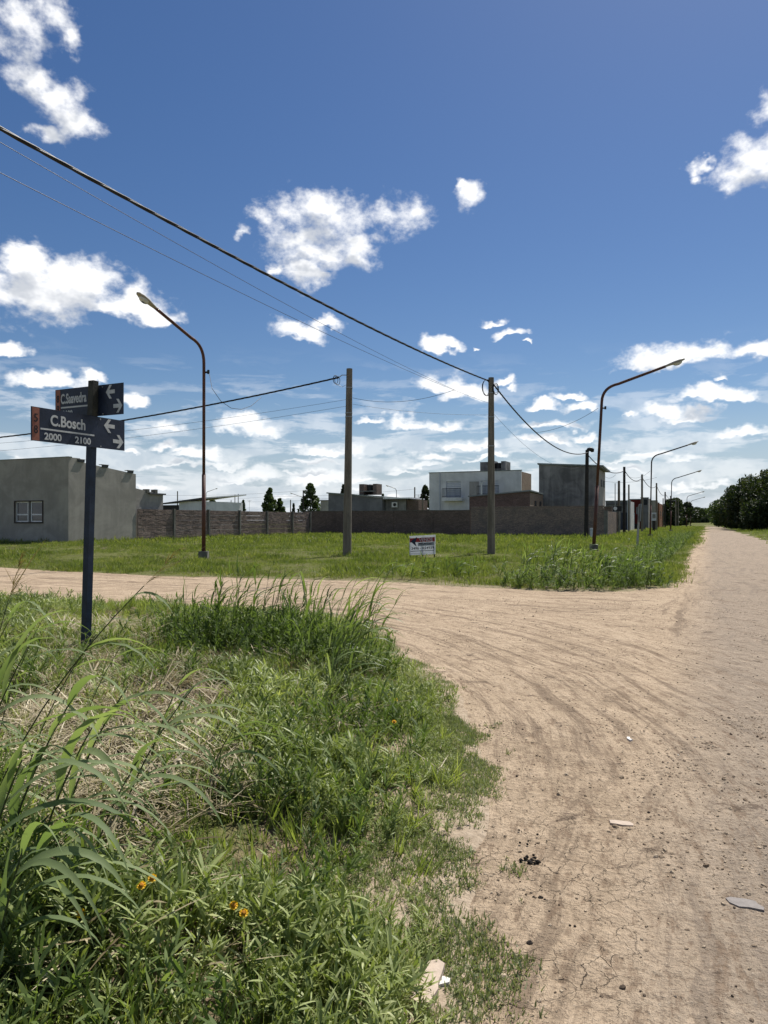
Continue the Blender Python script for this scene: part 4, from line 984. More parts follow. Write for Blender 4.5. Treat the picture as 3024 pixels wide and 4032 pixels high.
def name_plate(label, pL, pR, zt, hgt, number, title, nums, line_w, post_gap, tw, tx):
    ux = (pR-pL); ux.z = 0; L = ux.length; ux.normalize(); nrm = ux.cross(UP).normalized()
    if nrm.y > 0: nrm = -nrm
    o = Vector((pL.x, pL.y, zt-hgt)); q = MB(); th = .004
    q.hexa([o-nrm*th, o+ux*L-nrm*th, o+ux*L, o, o-nrm*th+UP*hgt, o+ux*L-nrm*th+UP*hgt, o+ux*L+UP*hgt, o+UP*hgt])
    pl = q.build('name_plate', M['navy'], sign); tag(pl, label)
    f = o+nrm*.0005
    def R_(x0, x1, z0, z1, m, nm): return flat([(x0*L, z0*hgt), (x1*L, z0*hgt), (x1*L, z1*hgt), (x0*L, z1*hgt)], f, ux, UP, nrm, .0012, m, pl, nm)
    R_(.010, .078, .015, .985, M['sign_orange'], 'orange_strip')
    for i, ch in enumerate(number): lettering(ch, f+ux*(.026*L)+UP*((.56-.34*i)*hgt)+nrm*.002, ux, UP, nrm, .036*L, .24*hgt, M['sign_black'], pl, .004)
    R_(.088, line_w, .355, .405, M['sign_white'], 'rule')
    lettering(title, f+ux*(tx*L)+UP*(.50*hgt), ux, UP, nrm, tw*L, .34*hgt, M['sign_white'], pl, .026)
    for (tx_, wd, s) in nums: lettering(s, f+ux*(tx_*L)+UP*(.065*hgt), ux, UP, nrm, wd*L, .215*hgt, M['sign_white'], pl, .026)
    # fat arrows: upper points left, lower points right
    def arrow(x, z, sx):
        w, h2 = .125*L, .44*hgt; a = [(0, .5), (.42, 1), (.66, 1), (.36, .62), (1, .62), (1, .38), (.36, .38), (.66, 0), (.42, 0)]
        # concave corner order keeps the polygon simple
        poly = [(0, .5), (.40, 0), (.66, 0), (.37, .36), (1, .36), (1, .64), (.37, .64), (.66, 1), (.40, 1)]
        pg = [((x*L)+(px if sx > 0 else 1-px)*w, z*hgt+py*h2) for (px, py) in poly]
        if sx < 0: pg = pg[::-1]
        flat(pg, f, ux, UP, nrm, .0012, M['sign_white'], pl, 'arrow')
    arrow(.755, .53, 1); arrow(.86, .06, -1)
    for (bx, bz) in ((.71, .93), (.715, .055)):
        b = MB(); c = f+ux*(bx*L)+UP*(bz*hgt); b.tube([c, c+nrm*.006], .008, 8); b.build('bolt', M['grey_steel'], pl)
    return pl
pm_ = Vector((sb.lerp(st, .70).x, SY, 0))
# plate parallel to the dirt road (in front of the post) and plate parallel to the side street (behind it)
dirB = Vector((SA, CA, 0)); dirB = (Vector((.445, .895, 0))).normalized(); sd_ = Vector((CA, -SA, 0))
cB = Vector((st.x-.01, SY, 0)) + Vector((dirB.y, -dirB.x, 0))*.05
LB = 1.10
zB = z_at(1641, SY)
name_plate('lower plate reading C.Bosch 2000 2100 with number 58', cB-dirB*(.665*LB), cB+dirB*(.335*LB), zB, .309, '58', 'C.Bosch', [(.125, .17, '2000'), (.435, .17, '2100')], .645, 0, .36, .185)
cS = Vector((st.x, SY, 0)) + Vector((SA, CA, 0))*.05
LS = .95; dS = Vector((.90, -.435, 0)).normalized()
name_plate('upper plate reading C.Saavedra with number 89', cS-dS*(.63*LS), cS+dS*(.37*LS), z_at(1514, SY), .309, '89', 'C.Saavedra', [(.115, .15, '2100')], .54, 0, .385, .088)

# ------------------------------------------------------------------ for-sale board
fb = gp(1664, 2196); YB = fb.y
fs = thing('sale_board', 'white for-sale board with a red band reading VENDE on three dark stakes', 'sign', fb)
pL, pR = at(1612, 2150, YB+.12), at(1715, 2150, YB-.12)
ux = (pR-pL); ux.z = 0; BL = ux.length; ux.normalize(); nr = Vector((ux.y, -ux.x, 0)); tilt = Vector((ux.x, ux.y, .055)).normalized()
z0, z1 = z_at(2187, YB), z_at(2111, YB); BH = z1-z0; o = Vector((pL.x, pL.y, z0))
q = MB(); q.hexa([o, o+tilt*BL, o+tilt*BL-nr*.012, o-nr*.012, o+UP*BH, o+tilt*BL+UP*BH, o+tilt*BL+UP*BH-nr*.012, o+UP*BH-nr*.012]); bd = q.build('board', M['board'], fs)
for x in (.02, .5, .95):
    b = MB(); c = o+tilt*(x*BL)-nr*.04; b.hexa([c-ux*.022-UP*.5, c+ux*.022-UP*.5, c+ux*.022-nr*.03-UP*.5, c-ux*.022-nr*.03-UP*.5, c-ux*.022+UP*BH*.98, c+ux*.022+UP*BH*.98, c+ux*.022-nr*.03+UP*BH*.98, c-ux*.022-nr*.03+UP*BH*.98]); b.build('stake', M['frame_dark'], fs)
f = o+nr*.001
def FR(x0, x1, a, b, m, nm, lift=.0): return flat([(x0*BL, a*BH), (x1*BL, a*BH), (x1*BL, b*BH), (x0*BL, b*BH)], f+nr*lift, tilt, UP, nr, .0015, M[m], bd, nm)
FR(.015, .975, .66, .88, 'sign_red', 'red_band'); FR(.33, .94, .46, .63, 'sign_grey', 'grey_panel')
lettering('VENDE', f+tilt*(.37*BL)+UP*(.685*BH)+nr*.002, tilt, UP, nr, .52*BL, .17*BH, M['board'], bd, .02)
lettering('PRUVOST', f+tilt*(.37*BL)+UP*(.51*BH)+nr*.002, tilt, UP, nr, .53*BL, .10*BH, M['sign_black'], bd, .015)
lettering('3496 - 654939', f+tilt*(.08*BL)+UP*(.275*BH)+nr*.0005, tilt, UP, nr, .86*BL, .14*BH, M['sign_black'], bd, .012)
FR(.04, .94, .19, .215, 'sign_black', 'small_print'); FR(.04, .60, .07, .085, 'sign_grey', 'small_print')
flat([(.05*BL, .70*BH), (.14*BL, .82*BH), (.30*BL, .93*BH), (.245*BL, .72*BH), (.23*BL, .62*BH), (.28*BL, .44*BH), (.20*BL, .52*BH), (.14*BL, .60*BH)][::-1], f+nr*.002, tilt, UP, nr, .0015, M['sign_blue'], bd, 'bird_mark')

# ------------------------------------------------------------------ road sign post, black sign with disc, small roadside things
s = s_at(2512, -4.9); b = gp(2508, 2152); tpos = at(2519, 1986, b.y)
rs = thing('sign_post', 'weathered flat sign post with an edge-on plate standing in the grass', 'post', b)
q = MB(); q.hexa([b+Vector((-.05, -.03, -.2)), b+Vector((.05, -.03, -.2)), b+Vector((.05, .03, -.2)), b+Vector((-.05, .03, -.2)), tpos+Vector((-.05, -.03, 0)), tpos+Vector((.05, -.03, 0)), tpos+Vector((.05, .03, 0)), tpos+Vector((-.05, .03, 0))]); q.build('post', M['grey_steel'], rs)
m0 = b.lerp(tpos, .60); q = MB(); q.hexa([m0+Vector((.0, -.3, 0)), m0+Vector((.09, -.02, 0)), m0+Vector((.095, .3, 0)), m0+Vector((.06, .3, 0)), tpos+Vector((.0, -.3, .02)), tpos+Vector((.09, -.02, .02)), tpos+Vector((.095, .3, .02)), tpos+Vector((.06, .3, .02))]); q.build('plate', M['grey_steel'], rs)
c = at(2430, 2003, 70)
bs = thing('hanging_sign', 'black board with a white disc hanging out by the short concrete pole', 'sign', (c.x, c.y, c.z-.25))
q = MB(); q.box(c.x-.42, c.x+.42, c.y-.04, c.y+.04, c.z-.25, c.z+.25); q.build('board', M['black'], bs)
q = MB(); q.tube([c+Vector((-.2, -.042, .02)), c+Vector((-.2, -.055, .02))], .18, 18); q.build('white_disc', M['white'], bs)
q = MB(); q.box(c.x+.42, c.x+.75, c.y-.02, c.y+.02, c.z+.12, c.z+.16); q.build('bracket', M['black'], bs)
s = s_at(2573, -6.2); b = rd(s, -6.2); b.z = g1(b.x, b.y)
mb2 = thing('meter_cabinet', 'pale meter cabinet on a dark stub behind the second street lamp', 'box', b)
q = MB(); q.box(b.x-.28, b.x+.28, b.y-.2, b.y+.2, 1.5, 2.5); q.build('cabinet', M['shutter'], mb2); q = MB(); q.box(b.x-.1, b.x+.2, b.y-.12, b.y+.12, -.1, 1.49); q.build('stub', M['pole_wood'], mb2)
q = MB(); q.box(b.x-.2, b.x+.2, b.y-.215, b.y-.201, 1.8, 2.3); q.build('door', M['render_dark'], mb2)
for (px, py, h_, lab) in ((2540, 2095, .8, 'short stake in the grass between the sign post and the second lamp'), (2631, 2075, 1.3, 'thin stake beside the foot of the third street lamp')):
    b = gp(px, py); t = thing('stake', lab, 'stake', b); q = MB(); q.tube([b-Vector((0, 0, .1)), b+Vector((.04, 0, h_*.6)), b+Vector((.03, 0, h_))], [.035, .03, .028], 7); q.build('rod', M['rust'], t)

# ------------------------------------------------------------------ litter and stones
def shard(name, label, px, py, pts, th, m, cat, rot=0, tilt=(0, 0)):
    b = gp(px, py); b.z = max(b.z, 0); rz = float(road_z(np.array([(b.x, b.y)]))[0]); b.z = max(b.z, rz)
    ca, sa = math.cos(rot), math.sin(rot); r = random.Random(int(px))
    top = []; bot = []
    for (x, y) in pts:
        X, Y = x*ca-y*sa, x*sa+y*ca; z = b.z+th+tilt[0]*X+tilt[1]*Y
        top.append((b.x+X*.94, b.y+Y*.94, z+r.uniform(-.1, .1)*th)); bot.append((b.x+X, b.y+Y, b.z-.02))
    n = len(pts); c = Vector((b.x, b.y, b.z+th*1.05)); mb = MB()
    mb.add(top+bot+[c], [(i, (i+1) % n, 2*n) for i in range(n)]+[(i+n, (i+1) % n+n, (i+1) % n, i) for i in range(n)])
    return tag(mb.build(name, m, None, loc=b), label, cat)
shard('stone_slab', 'long pale broken slab lying in the short grass at the bottom', 1688, 3895, [(-.036, -.10), (-.012, -.112), (.022, -.106), (.038, -.03), (.030, .01), (.034, .05), (.036, .11), (.01, .125), (-.024, .108), (-.022, .03), (-.034, -.03)], .026, M['stone_pale'], 'slab', -.25)
shard('rubble', 'small white stone touching the long pale slab', 1742, 3872, [(-.02, -.018), (.02, -.014), (.03, .008), (.008, .024), (-.02, .014)], .010, M['stone_white'], 'stone', .2)
shard('tile_shard', 'pale rectangular tile shard lying on the dirt road', 2447, 3300, [(-.058, -.016), (-.02, -.022), (.0, -.029), (.055, -.027), (.060, -.004), (.050, .010), (.046, .020), (-.02, .028), (-.058, .027)], .007, M['stone_pale'], 'tile', -.18)
shard('slate_shard', 'flat grey slate shard at the right edge of the dirt road', 2935, 3630, [(-.062, -.004), (-.03, -.030), (.01, -.026), (.062, -.036), (.068, -.01), (.05, .012), (.045, .034), (.01, .042), (-.05, .044), (-.07, .03)], .002, M['stone_grey'], 'slate', -.25)
shard('litter', 'small curved white scrap on the dirt road', 2478, 2952, [(-.012, -.035), (.012, -.028), (.006, .0), (.02, .035), (.0, .04), (-.015, .008)], .008, M['stone_white'], 'scrap', .1)
shard('litter', 'pale scrap at the far edge of the side street by the weeds', 2160, 2318, [(-.09, -.03), (.08, -.04), (.09, .02), (-.04, .04)], .05, M['stone_pale'], 'scrap', .1)
def clods(label, px, py, n, spread, size, seed):
    b = gp(px, py); b.z = 0; r = random.Random(seed); t = thing('dung_pile' if n > 4 else 'clod', label, 'clod', b); mb = MB()
    for k in range(n):
        c = b+Vector((r.gauss(0, spread), r.gauss(0, spread), r.uniform(.0, .012))); s_ = size*r.uniform(.6, 1.2); vs = []; fs = []
        for i in range(5):
            ph = -math.pi/2+math.pi*i/4
            for j in range(7): a = 2*math.pi*j/7; q = s_*r.uniform(.8, 1.15); vs.append(c+Vector((math.cos(a)*math.cos(ph)*q, math.sin(a)*math.cos(ph)*q, math.sin(ph)*q*.7)))
        for i in range(4):
            for j in range(7): fs.append((i*7+j, i*7+(j+1) % 7, (i+1)*7+(j+1) % 7, (i+1)*7+j))
        mb.add(vs, fs)
    mb.build('lump', M['dung'], t, smooth=True, uv=False)
clods('cluster of dark crumbly clods on the dirt beside the verge', 2092, 3452, 14, .016, .011, 1)
clods('single dark clod low on the dirt near the cracks', 2118, 3610, 3, .007, .016, 2)
clods('split dark clod at the bottom among the drying cracks', 2085, 3778, 3, .014, .011, 3)
clods('scattered dark crumbs beside the pale tile shard', 2590, 3280, 11, .04, .008, 4)
clods('dark crumbs left of the pale tile shard near the verge', 2080, 3360, 9, .04, .006, 5)

# ------------------------------------------------------------------ vegetation: leaf shapes
def ribbon(mb, p0, d0, L, w, droop, wind=Vector((0, 0, 0)), n=5, crease=.25, roll=0, mi=0):
    """an arching leaf blade: starts along d0, bends under its weight and with the wind, tapers to a point"""
    p = Vector(p0); d = Vector(d0).normalized(); vs = []; st = L/n
    for i in range(n+1):
        t = i/n; ww = w*.5*(min(1, .35+t*4)*(1-t**2.2))
        side = d.cross(Vector((0, 0, 1)))
        side = side.normalized() if side.length > .05 else Vector((1, 0, 0))
        side = (side*math.cos(roll)+side.cross(d)*math.sin(roll)).normalized(); up = side.cross(d).normalized()
        if i == n: vs.append(p)
        else: vs += [p-side*ww+up*ww*crease, p, p+side*ww+up*ww*crease]
        d = (d+Vector((0, 0, -droop*st/L*(.4+1.6*t)))+wind*(st/L)).normalized(); p = p+d*st
    fs = []
    for i in range(n-1):
        a = i*3; fs += [(a, a+1, a+4, a+3), (a+1, a+2, a+5, a+4)]
    a = (n-1)*3; fs += [(a, a+1, a+3), (a+1, a+2, a+3)]
    mb.add(vs, fs, mi)
def strip(mb, p0, d0, L, w, droop, n=2, mi=0):          # cheap flat blade
    p = Vector(p0); d = Vector(d0).normalized(); st = L/n; vs = []
    s0 = d.cross(Vector((random.uniform(-.4, .4), random.uniform(-.4, .4), 1)))
    s0 = s0.normalized() if s0.length > .05 else Vector((1, 0, 0))
    for i in range(n):
        ww = w*.5*(1-.55*(i/n)**2) if i else w*.32
        vs += [p-s0*ww, p+s0*ww]; p = p+d*st; d = (d+Vector((0, 0, -droop/n))).normalized()
    vs.append(p); fs = [(2*i, 2*i+1, 2*i+3, 2*i+2) for i in range(n-1)]+[(2*n-2, 2*n-1, 2*n)]
    mb.add(vs, fs, mi)
def rdir(tilt):                                         # random direction, tilt radians from upright
    a = random.uniform(0, 2*math.pi); return Vector((math.cos(a)*math.sin(tilt), math.sin(a)*math.sin(tilt), math.cos(tilt)))
HIDDEN = []
def proto(name, mb, mats):
    me = bpy.data.meshes.new(name); me.from_pydata(mb.v, [], mb.f)
    for m in mats: me.materials.append(m)
    if any(mb.m): me.polygons.foreach_set('material_index', mb.m)
    o = bpy.data.objects.new(name, me); return o
def weed_sprig(h, nl, ll, lw):
    mb = MB(); d = rdir(random.uniform(.1, .6)); p = Vector((0, 0, -.01))
    top = p+d*h; strip(mb, p, d, h, .0035, .1)
    for i in range(nl):
        t = (i+.6)/nl; q = p+d*(h*t); ld = rdir(random.uniform(.5, 1.35)); ld = (ld+d*.25).normalized()
        strip(mb, q, ld, ll*random.uniform(.7, 1.25)*(1.1-.35*t), lw*random.uniform(.8, 1.2), random.uniform(.1, .8), 3)
    return mb
def grass_tuft(h, n, w, spread, tilt, droop=.7):
    mb = MB()
    for i in range(n):
        a = random.uniform(0, 6.28); r = spread*math.sqrt(random.random())
        strip(mb, (math.cos(a)*r, math.sin(a)*r, -.01), rdir(abs(random.gauss(0, tilt))), h*random.uniform(.45, 1.15), w*random.uniform(.7, 1.3), random.uniform(.1, droop), 3)
    return mb
def straw_bunch(n, L, flat_):
    mb = MB(); a0 = random.uniform(0, 6.28)
    for i in range(n):
        a = a0+random.gauss(0, .7); e = random.uniform(-.05, flat_)
        d = Vector((math.cos(a)*math.cos(e), math.sin(a)*math.cos(e), math.sin(e)))
        p = Vector((random.gauss(0, .05), random.gauss(0, .05), random.uniform(.005, .05)))
        strip(mb, p, d, L*random.uniform(.4, 1.2), .0062*random.uniform(.5, 1.6), random.uniform(0, .5), 3)
    return mb
def scatter(name, pts, rot, scl, protos, label=None, cat=None):
    """one countless mass: every point carries one instance of a small plant"""
    N = len(pts); me = bpy.data.meshes.new(name); me.vertices.add(N); me.vertices.foreach_set('co', np.asarray(pts, np.float32).ravel())
    at_ = me.attributes.new('rot', 'FLOAT_VECTOR', 'POINT'); at_.data.foreach_set('vector', np.asarray(rot, np.float32).ravel())
    at_ = me.attributes.new('scl', 'FLOAT', 'POINT'); at_.data.foreach_set('value', np.asarray(scl, np.float32))
    at_ = me.attributes.new('var', 'INT', 'POINT'); at_.data.foreach_set('value', rng.integers(0, len(protos), N).astype(np.int32))
    ng = bpy.data.node_groups.new(name, 'GeometryNodeTree'); ng.is_modifier = True
    ng.interface.new_socket('Geometry', in_out='INPUT', socket_type='NodeSocketGeometry'); ng.interface.new_socket('Geometry', in_out='OUTPUT', socket_type='NodeSocketGeometry')
    nn = ng.nodes.new; L = ng.links.new; gi, go = nn('NodeGroupInput'), nn('NodeGroupOutput')
    ip = nn('GeometryNodeInstanceOnPoints'); j = nn('GeometryNodeJoinGeometry')
    for p in reversed(protos):
        oi = nn('GeometryNodeObjectInfo'); oi.inputs['Object'].default_value = p; oi.inputs['As Instance'].default_value = True
        L(oi.outputs['Geometry'], j.inputs[0])
    def attr(nm, ty):
        a = nn('GeometryNodeInputNamedAttribute'); a.data_type = ty; a.inputs['Name'].default_value = nm; return a.outputs['Attribute']
    L(gi.outputs[0], ip.inputs['Points']); L(j.outputs[0], ip.inputs['Instance'])
    ip.inputs['Pick Instance'].default_value = True
    L(attr('var', 'INT'), ip.inputs['Instance Index'])
    er = nn('FunctionNodeEulerToRotation'); L(attr('rot', 'FLOAT_VECTOR'), er.inputs[0]); L(er.outputs[0], ip.inputs['Rotation'])
    L(attr('scl', 'FLOAT'), ip.inputs['Scale']); L(ip.outputs[0], go.inputs[0])
    o = link(name, me); md = o.modifiers.new('scatter', 'NODES'); md.node_group = ng
    tag(o, label, cat, kind='stuff'); HIDDEN.extend(protos); return o
def rots(N, tilt=.25): return np.column_stack([rng.normal(0, tilt, N), rng.normal(0, tilt, N), rng.uniform(0, 6.283, N)])
def with_z(P): return np.column_stack([P, gz(P)])

# sample points in the near verge inside the photographed view (plus a margin), uniformly per area
def region(x0, x1, y0, y1, per_m2):
    N = int((x1-x0)*(y1-y0)*per_m2); return np.column_stack([rng.uniform(x0, x1, N), rng.uniform(y0, y1, N)])
def in_view(P, mk=.72): return (np.abs(P[:, 0]) < mk*P[:, 1]+.9)
K = lambda P: P[:, 0]/np.maximum(P[:, 1], .5)
def straw_mask(P):
    k = K(P); a = np.exp(-((k+.36)/.16)**2)*np.exp(-((P[:, 1]-4.6)/1.7)**2)*1.5
    b = np.exp(-((k+.10)/.05)**2)*np.exp(-((P[:, 1]-5.3)/.5)**2)*.8
    c = np.exp(-((k+.45)/.14)**2)*np.exp(-((P[:, 1]-8.2)/1.3)**2)*.55
    return np.clip((a+b+c)*(.55+.9*fbm(P[:, 0]*1.6, P[:, 1]*1.6, 41)), 0, 1)

# 1. leafy weeds and fine grass covering the near verge
SLAB = gp(1690, 3890)
def off_slab(P): return np.hypot(P[:, 0]-SLAB.x, (P[:, 1]-SLAB.y)*.5) > .060
protos_w = [proto('weed_sprig', weed_sprig(random.uniform(.08, .15), random.randint(14, 19), random.uniform(.040, .066), .0062), [M['weed']]) for _ in range(8)]
protos_g = [proto('grass_tuft', grass_tuft(random.uniform(.10, .16), 16, .0055, .025, .55), [M['grass']]) for _ in range(4)]
P = np.concatenate([region(-4.5, 1.0, 1.2, 6.0, 1050), region(-9.5, 1.0, 6.0, 16.5, 330)]); n_, f_, r_ = edges(P)
bare = fbm(P[:, 0]*1.9, P[:, 1]*1.9, 55); sm_ = straw_mask(P)
keep = in_view(P) & off_slab(P) & (n_ > .0) & (rng.random(len(P)) < sm(n_, .0, .28)*(1-.82*sm_)*(.22+.78*sm(bare, .34, .47)))
P = P[keep]; n_ = n_[keep]; sc = rng.uniform(.7, 1.25, len(P))*(.55+.45*sm(n_, .0, .5))*(.45+1.35*sm(fbm(P[:, 0]*1.3, P[:, 1]*1.3, 57), .25, .75)**1.3)
scatter('verge_weeds', with_z(P), rots(len(P)), sc, protos_w, 'low leafy green weeds covering the roadside verge', 'weeds')
P = np.concatenate([region(-4.5, 1.0, 1.2, 6.0, 110), region(-9.5, 1.0, 6.0, 16.5, 150)]); n_ = edges(P)[0]
keep = in_view(P) & off_slab(P) & (n_ > .05) & (rng.random(len(P)) < sm(n_, .0, .6)*(1-.6*straw_mask(P))*sm(fbm(P[:, 0]*1.1, P[:, 1]*1.1, 61), .32, .6))
P = P[keep]; scatter('verge_grass', with_z(P), rots(len(P), .3), rng.uniform(.7, 1.35, len(P)), protos_g, 'loose green grass growing among the verge weeds', 'grass')
# taller, darker leafy weeds in patches, thickest in the lower left
protos_v = [proto('tall_weed', weed_sprig(random.uniform(.20, .32), 24, .075, .010), [M['weed_dull']]) for _ in range(5)]
P = np.concatenate([region(-4.5, .6, 1.3, 6.5, 150), region(-6, .4, 6.5, 12, 40)]); n_ = edges(P)[0]; k = K(P)
low = np.exp(-((k+.62)/.24)**2)*sm(-P[:, 1], -4.4, -2.6)
keep = in_view(P) & off_slab(P) & (n_ > .35) & (rng.random(len(P)) < np.clip(low+.75*sm(fbm(P[:, 0]*.9, P[:, 1]*.9, 63), .50, .66), 0, 1)*(1-.9*straw_mask(P))); P = P[keep]
scatter('tall_weeds', with_z(P), rots(len(P), .3), rng.uniform(.6, 1.3, len(P)), protos_v, 'taller dark leafy weeds standing in patches on the verge', 'weeds')
# 2. blond dry straw
protos_s = [proto('straw_bunch', straw_bunch(14, random.uniform(.10, .22), .5), [M['straw']]) for _ in range(5)]
P = region(-7, .6, 1.5, 11, 210); n_ = edges(P)[0]
keep = in_view(P) & (n_ > .25) & (rng.random(len(P)) < .012+.70*straw_mask(P)**1.4); P = P[keep]
Z = with_z(P); Z[:, 2] += rng.uniform(0, .05, len(P))
scatter('dry_straw', Z, rots(len(P), .15), rng.uniform(.7, 1.4, len(P)), protos_s, 'blond dry straw lying over the verge around the sign post', 'straw')
# 3. short creeping grass on the crumbling edge of the road
protos_m = [proto('creeping_tuft', grass_tuft(.030, 18, .0045, .034, 1.45, .3), [M['moss']]) for _ in range(4)]
P = np.concatenate([region(-.8, 1.4, 1.5, 5.5, 4200), region(-1.5, 1.6, 5.5, 11, 1300)]); n_ = edges(P)[0]
pn = fbm(P[:, 0]*3.2, P[:, 1]*3.2, 71)
keep = off_slab(P) & (n_ > -.26) & (n_ < .40) & (rng.random(len(P)) < sm(pn+.46*sm(n_, -.26, .15), .62, .95)); P = P[keep]
Z = with_z(P); Z[:, 2] = np.maximum(Z[:, 2], road_z(P)); 
scatter('creeping_grass', Z, rots(len(P), .2), rng.uniform(.6, 1.3, len(P)), protos_m, 'short dull green creeping grass on the crumbling road edge', 'grass')
# 4. dark leafy weed thicket round the tall clumps
protos_t = [proto('thicket_weed', weed_sprig(random.uniform(.30, .46), 30, .075, .012), [M['weed_dull']]) for _ in range(5)]
P = region(-3.2, .5, 6.3, 9.6, 330); k = K(P)
# a bank of weeds from the left clump across to the right clump
ctr = 8.2-2.0*np.clip((k+.27)/.27, 0, 1)*.75
mask = np.exp(-((P[:, 1]-ctr)/.55)**2)*sm(k, -.33, -.25)*sm(-k, -.03, .03)
keep = (rng.random(len(P)) < mask*1.1); P = P[keep]
scatter('weed_thicket', with_z(P), rots(len(P), .35), rng.uniform(.35, 1.25, len(P)), protos_t, 'dark leafy thicket of weeds around the tall grass clumps', 'weeds')

# 5. field grass of the empty lot, the far verges and the land beyond
protos_l = [proto('field_tuft', grass_tuft(random.uniform(.10, .16), 46, .010, .24, .6), [M['lawn']]) for _ in range(6)]
protos_b = [proto('field_patch', grass_tuft(random.uniform(.18, .26), 60, .030, .75, .5), [M['lawn']]) for _ in range(5)]
def field(x0, x1, y0, y1, den, edge, mk=.62):
    P = region(x0, x1, y0, y1, den); e = edges(P); return P[(e[edge] > .0) & (np.abs(P[:, 0]) < mk*P[:, 1]+2)]
P = np.concatenate([field(-16, 12, 14.5, 26, 17, 1), field(-24, 20, 26, 44, 9, 1)])
sc = rng.uniform(.6, 1.2, len(P))*(.35+1.35*sm(fbm(P[:, 0]*.45, P[:, 1]*.45, 81), .25, .75))
scatter('lot_grass', with_z(P), rots(len(P), .15), sc, protos_l, 'shaggy green grass of the empty corner lot', 'grass')
P = field(-20, 14, 15, 42, 3.2, 1); P = P[fbm(P[:, 0]*.6, P[:, 1]*.6, 83) > .50]
protos_d = [proto('dry_field_tuft', grass_tuft(.14, 20, .009, .22, .9), [M['straw']]) for _ in range(3)]
scatter('dry_lot_grass', with_z(P), rots(len(P), .15), rng.uniform(.5, 1.1, len(P)), protos_d, 'patches of dry pale grass among the green of the corner lot', 'grass')
P = np.concatenate([field(-34, 45, 44, 80, 2.2, 1), field(20, 75, 80, 170, .6, 1), field(22, 140, 38, 260, .45, 2, .70)])
e = edges(P); d_ = P[:, 0]*CA-P[:, 1]*SA; s_ = P[:, 0]*SA+P[:, 1]*CA
P = P[(s_ < WS) | (d_ > -8.4)]
scatter('far_grass', with_z(P), rots(len(P), .12), rng.uniform(.6, 1.25, len(P)), protos_b, 'green grass along the far road verges and lot end', 'grass')
# near edge of the side street: grass between road and sign
# 6. pebbles on the dirt
def pebble(seed):
    r = random.Random(seed); mb = MB(); vs = []; fs = []
    for i in range(4):
        ph = -math.pi/2+math.pi*(i+.5)/4
        for j in range(6): a = 6.283*j/6; q = r.uniform(.75, 1.2); vs.append((math.cos(a)*math.cos(ph)*q, math.sin(a)*math.cos(ph)*q, math.sin(ph)*q*.6))
    for i in range(3):
        for j in range(6): fs.append((i*6+j, i*6+(j+1) % 6, (i+1)*6+(j+1) % 6, (i+1)*6+j))
    fs += [tuple(range(5, -1, -1)), tuple(range(18, 24))]; return mb.add(vs, fs)
def peb_mat(): return leaf_mat('pebbles', [(.035, .028, .022), (.07, .055, .042), (.14, .105, .075), (.55, .50, .42)], 0, .9, .1)
pm3 = peb_mat()
protos_p = [proto('pebble', pebble(i), [pm3]) for i in range(5)]
P = np.concatenate([region(-.6, 4.5, 1.6, 5.5, 100), region(-2, 9, 5.5, 15, 40)]); e = edges(P); dd = np.max(e, 0)
keep = (dd < -.02) & (rng.random(len(P)) < .15+.85*sm(fbm(P[:, 0]*1.7, P[:, 1]*1.7, 91), .42, .62)); P = P[keep]
Z = np.column_stack([P, road_z(P)+.001])
scatter('gravel', Z, rots(len(P), .5), np.exp(rng.normal(-5.55, .45, len(P))), protos_p, 'small dark and pale pebbles scattered over the dirt road', 'gravel')

# crumbs of the dirt itself
def crumb_mat():
    m, n, b = mat('dirt_crumbs'); oi = n.n('ShaderNodeObjectInfo').outputs['Random']
    n.put(b.inputs['Base Color'], n.ramp(oi, [(0, (.20, .15, .105)), (.5, (.36, .28, .195)), (1, (.46, .37, .265))])); b.inputs['Roughness'].default_value = 1; b.inputs['Specular IOR Level'].default_value = .05; return m
cm_ = crumb_mat(); protos_c = [proto('dirt_crumb', pebble(20+i), [cm_]) for i in range(5)]
P = np.concatenate([region(-.6, 4.5, 1.6, 5.5, 900), region(-2, 9, 5.5, 14, 200)]); dd = np.max(edges(P), 0)
keep = (dd < .1) & (rng.random(len(P)) < .12+.88*sm(fbm(P[:, 0]*2.3, P[:, 1]*2.3, 95), .46, .68)); P = P[keep]
Z = np.column_stack([P, road_z(P)])
scatter('dirt_crumbs', Z, rots(len(P), .5), np.exp(rng.normal(-5.35, .5, len(P))), protos_c, 'loose crumbs of dry dirt on the road surface', 'dirt')

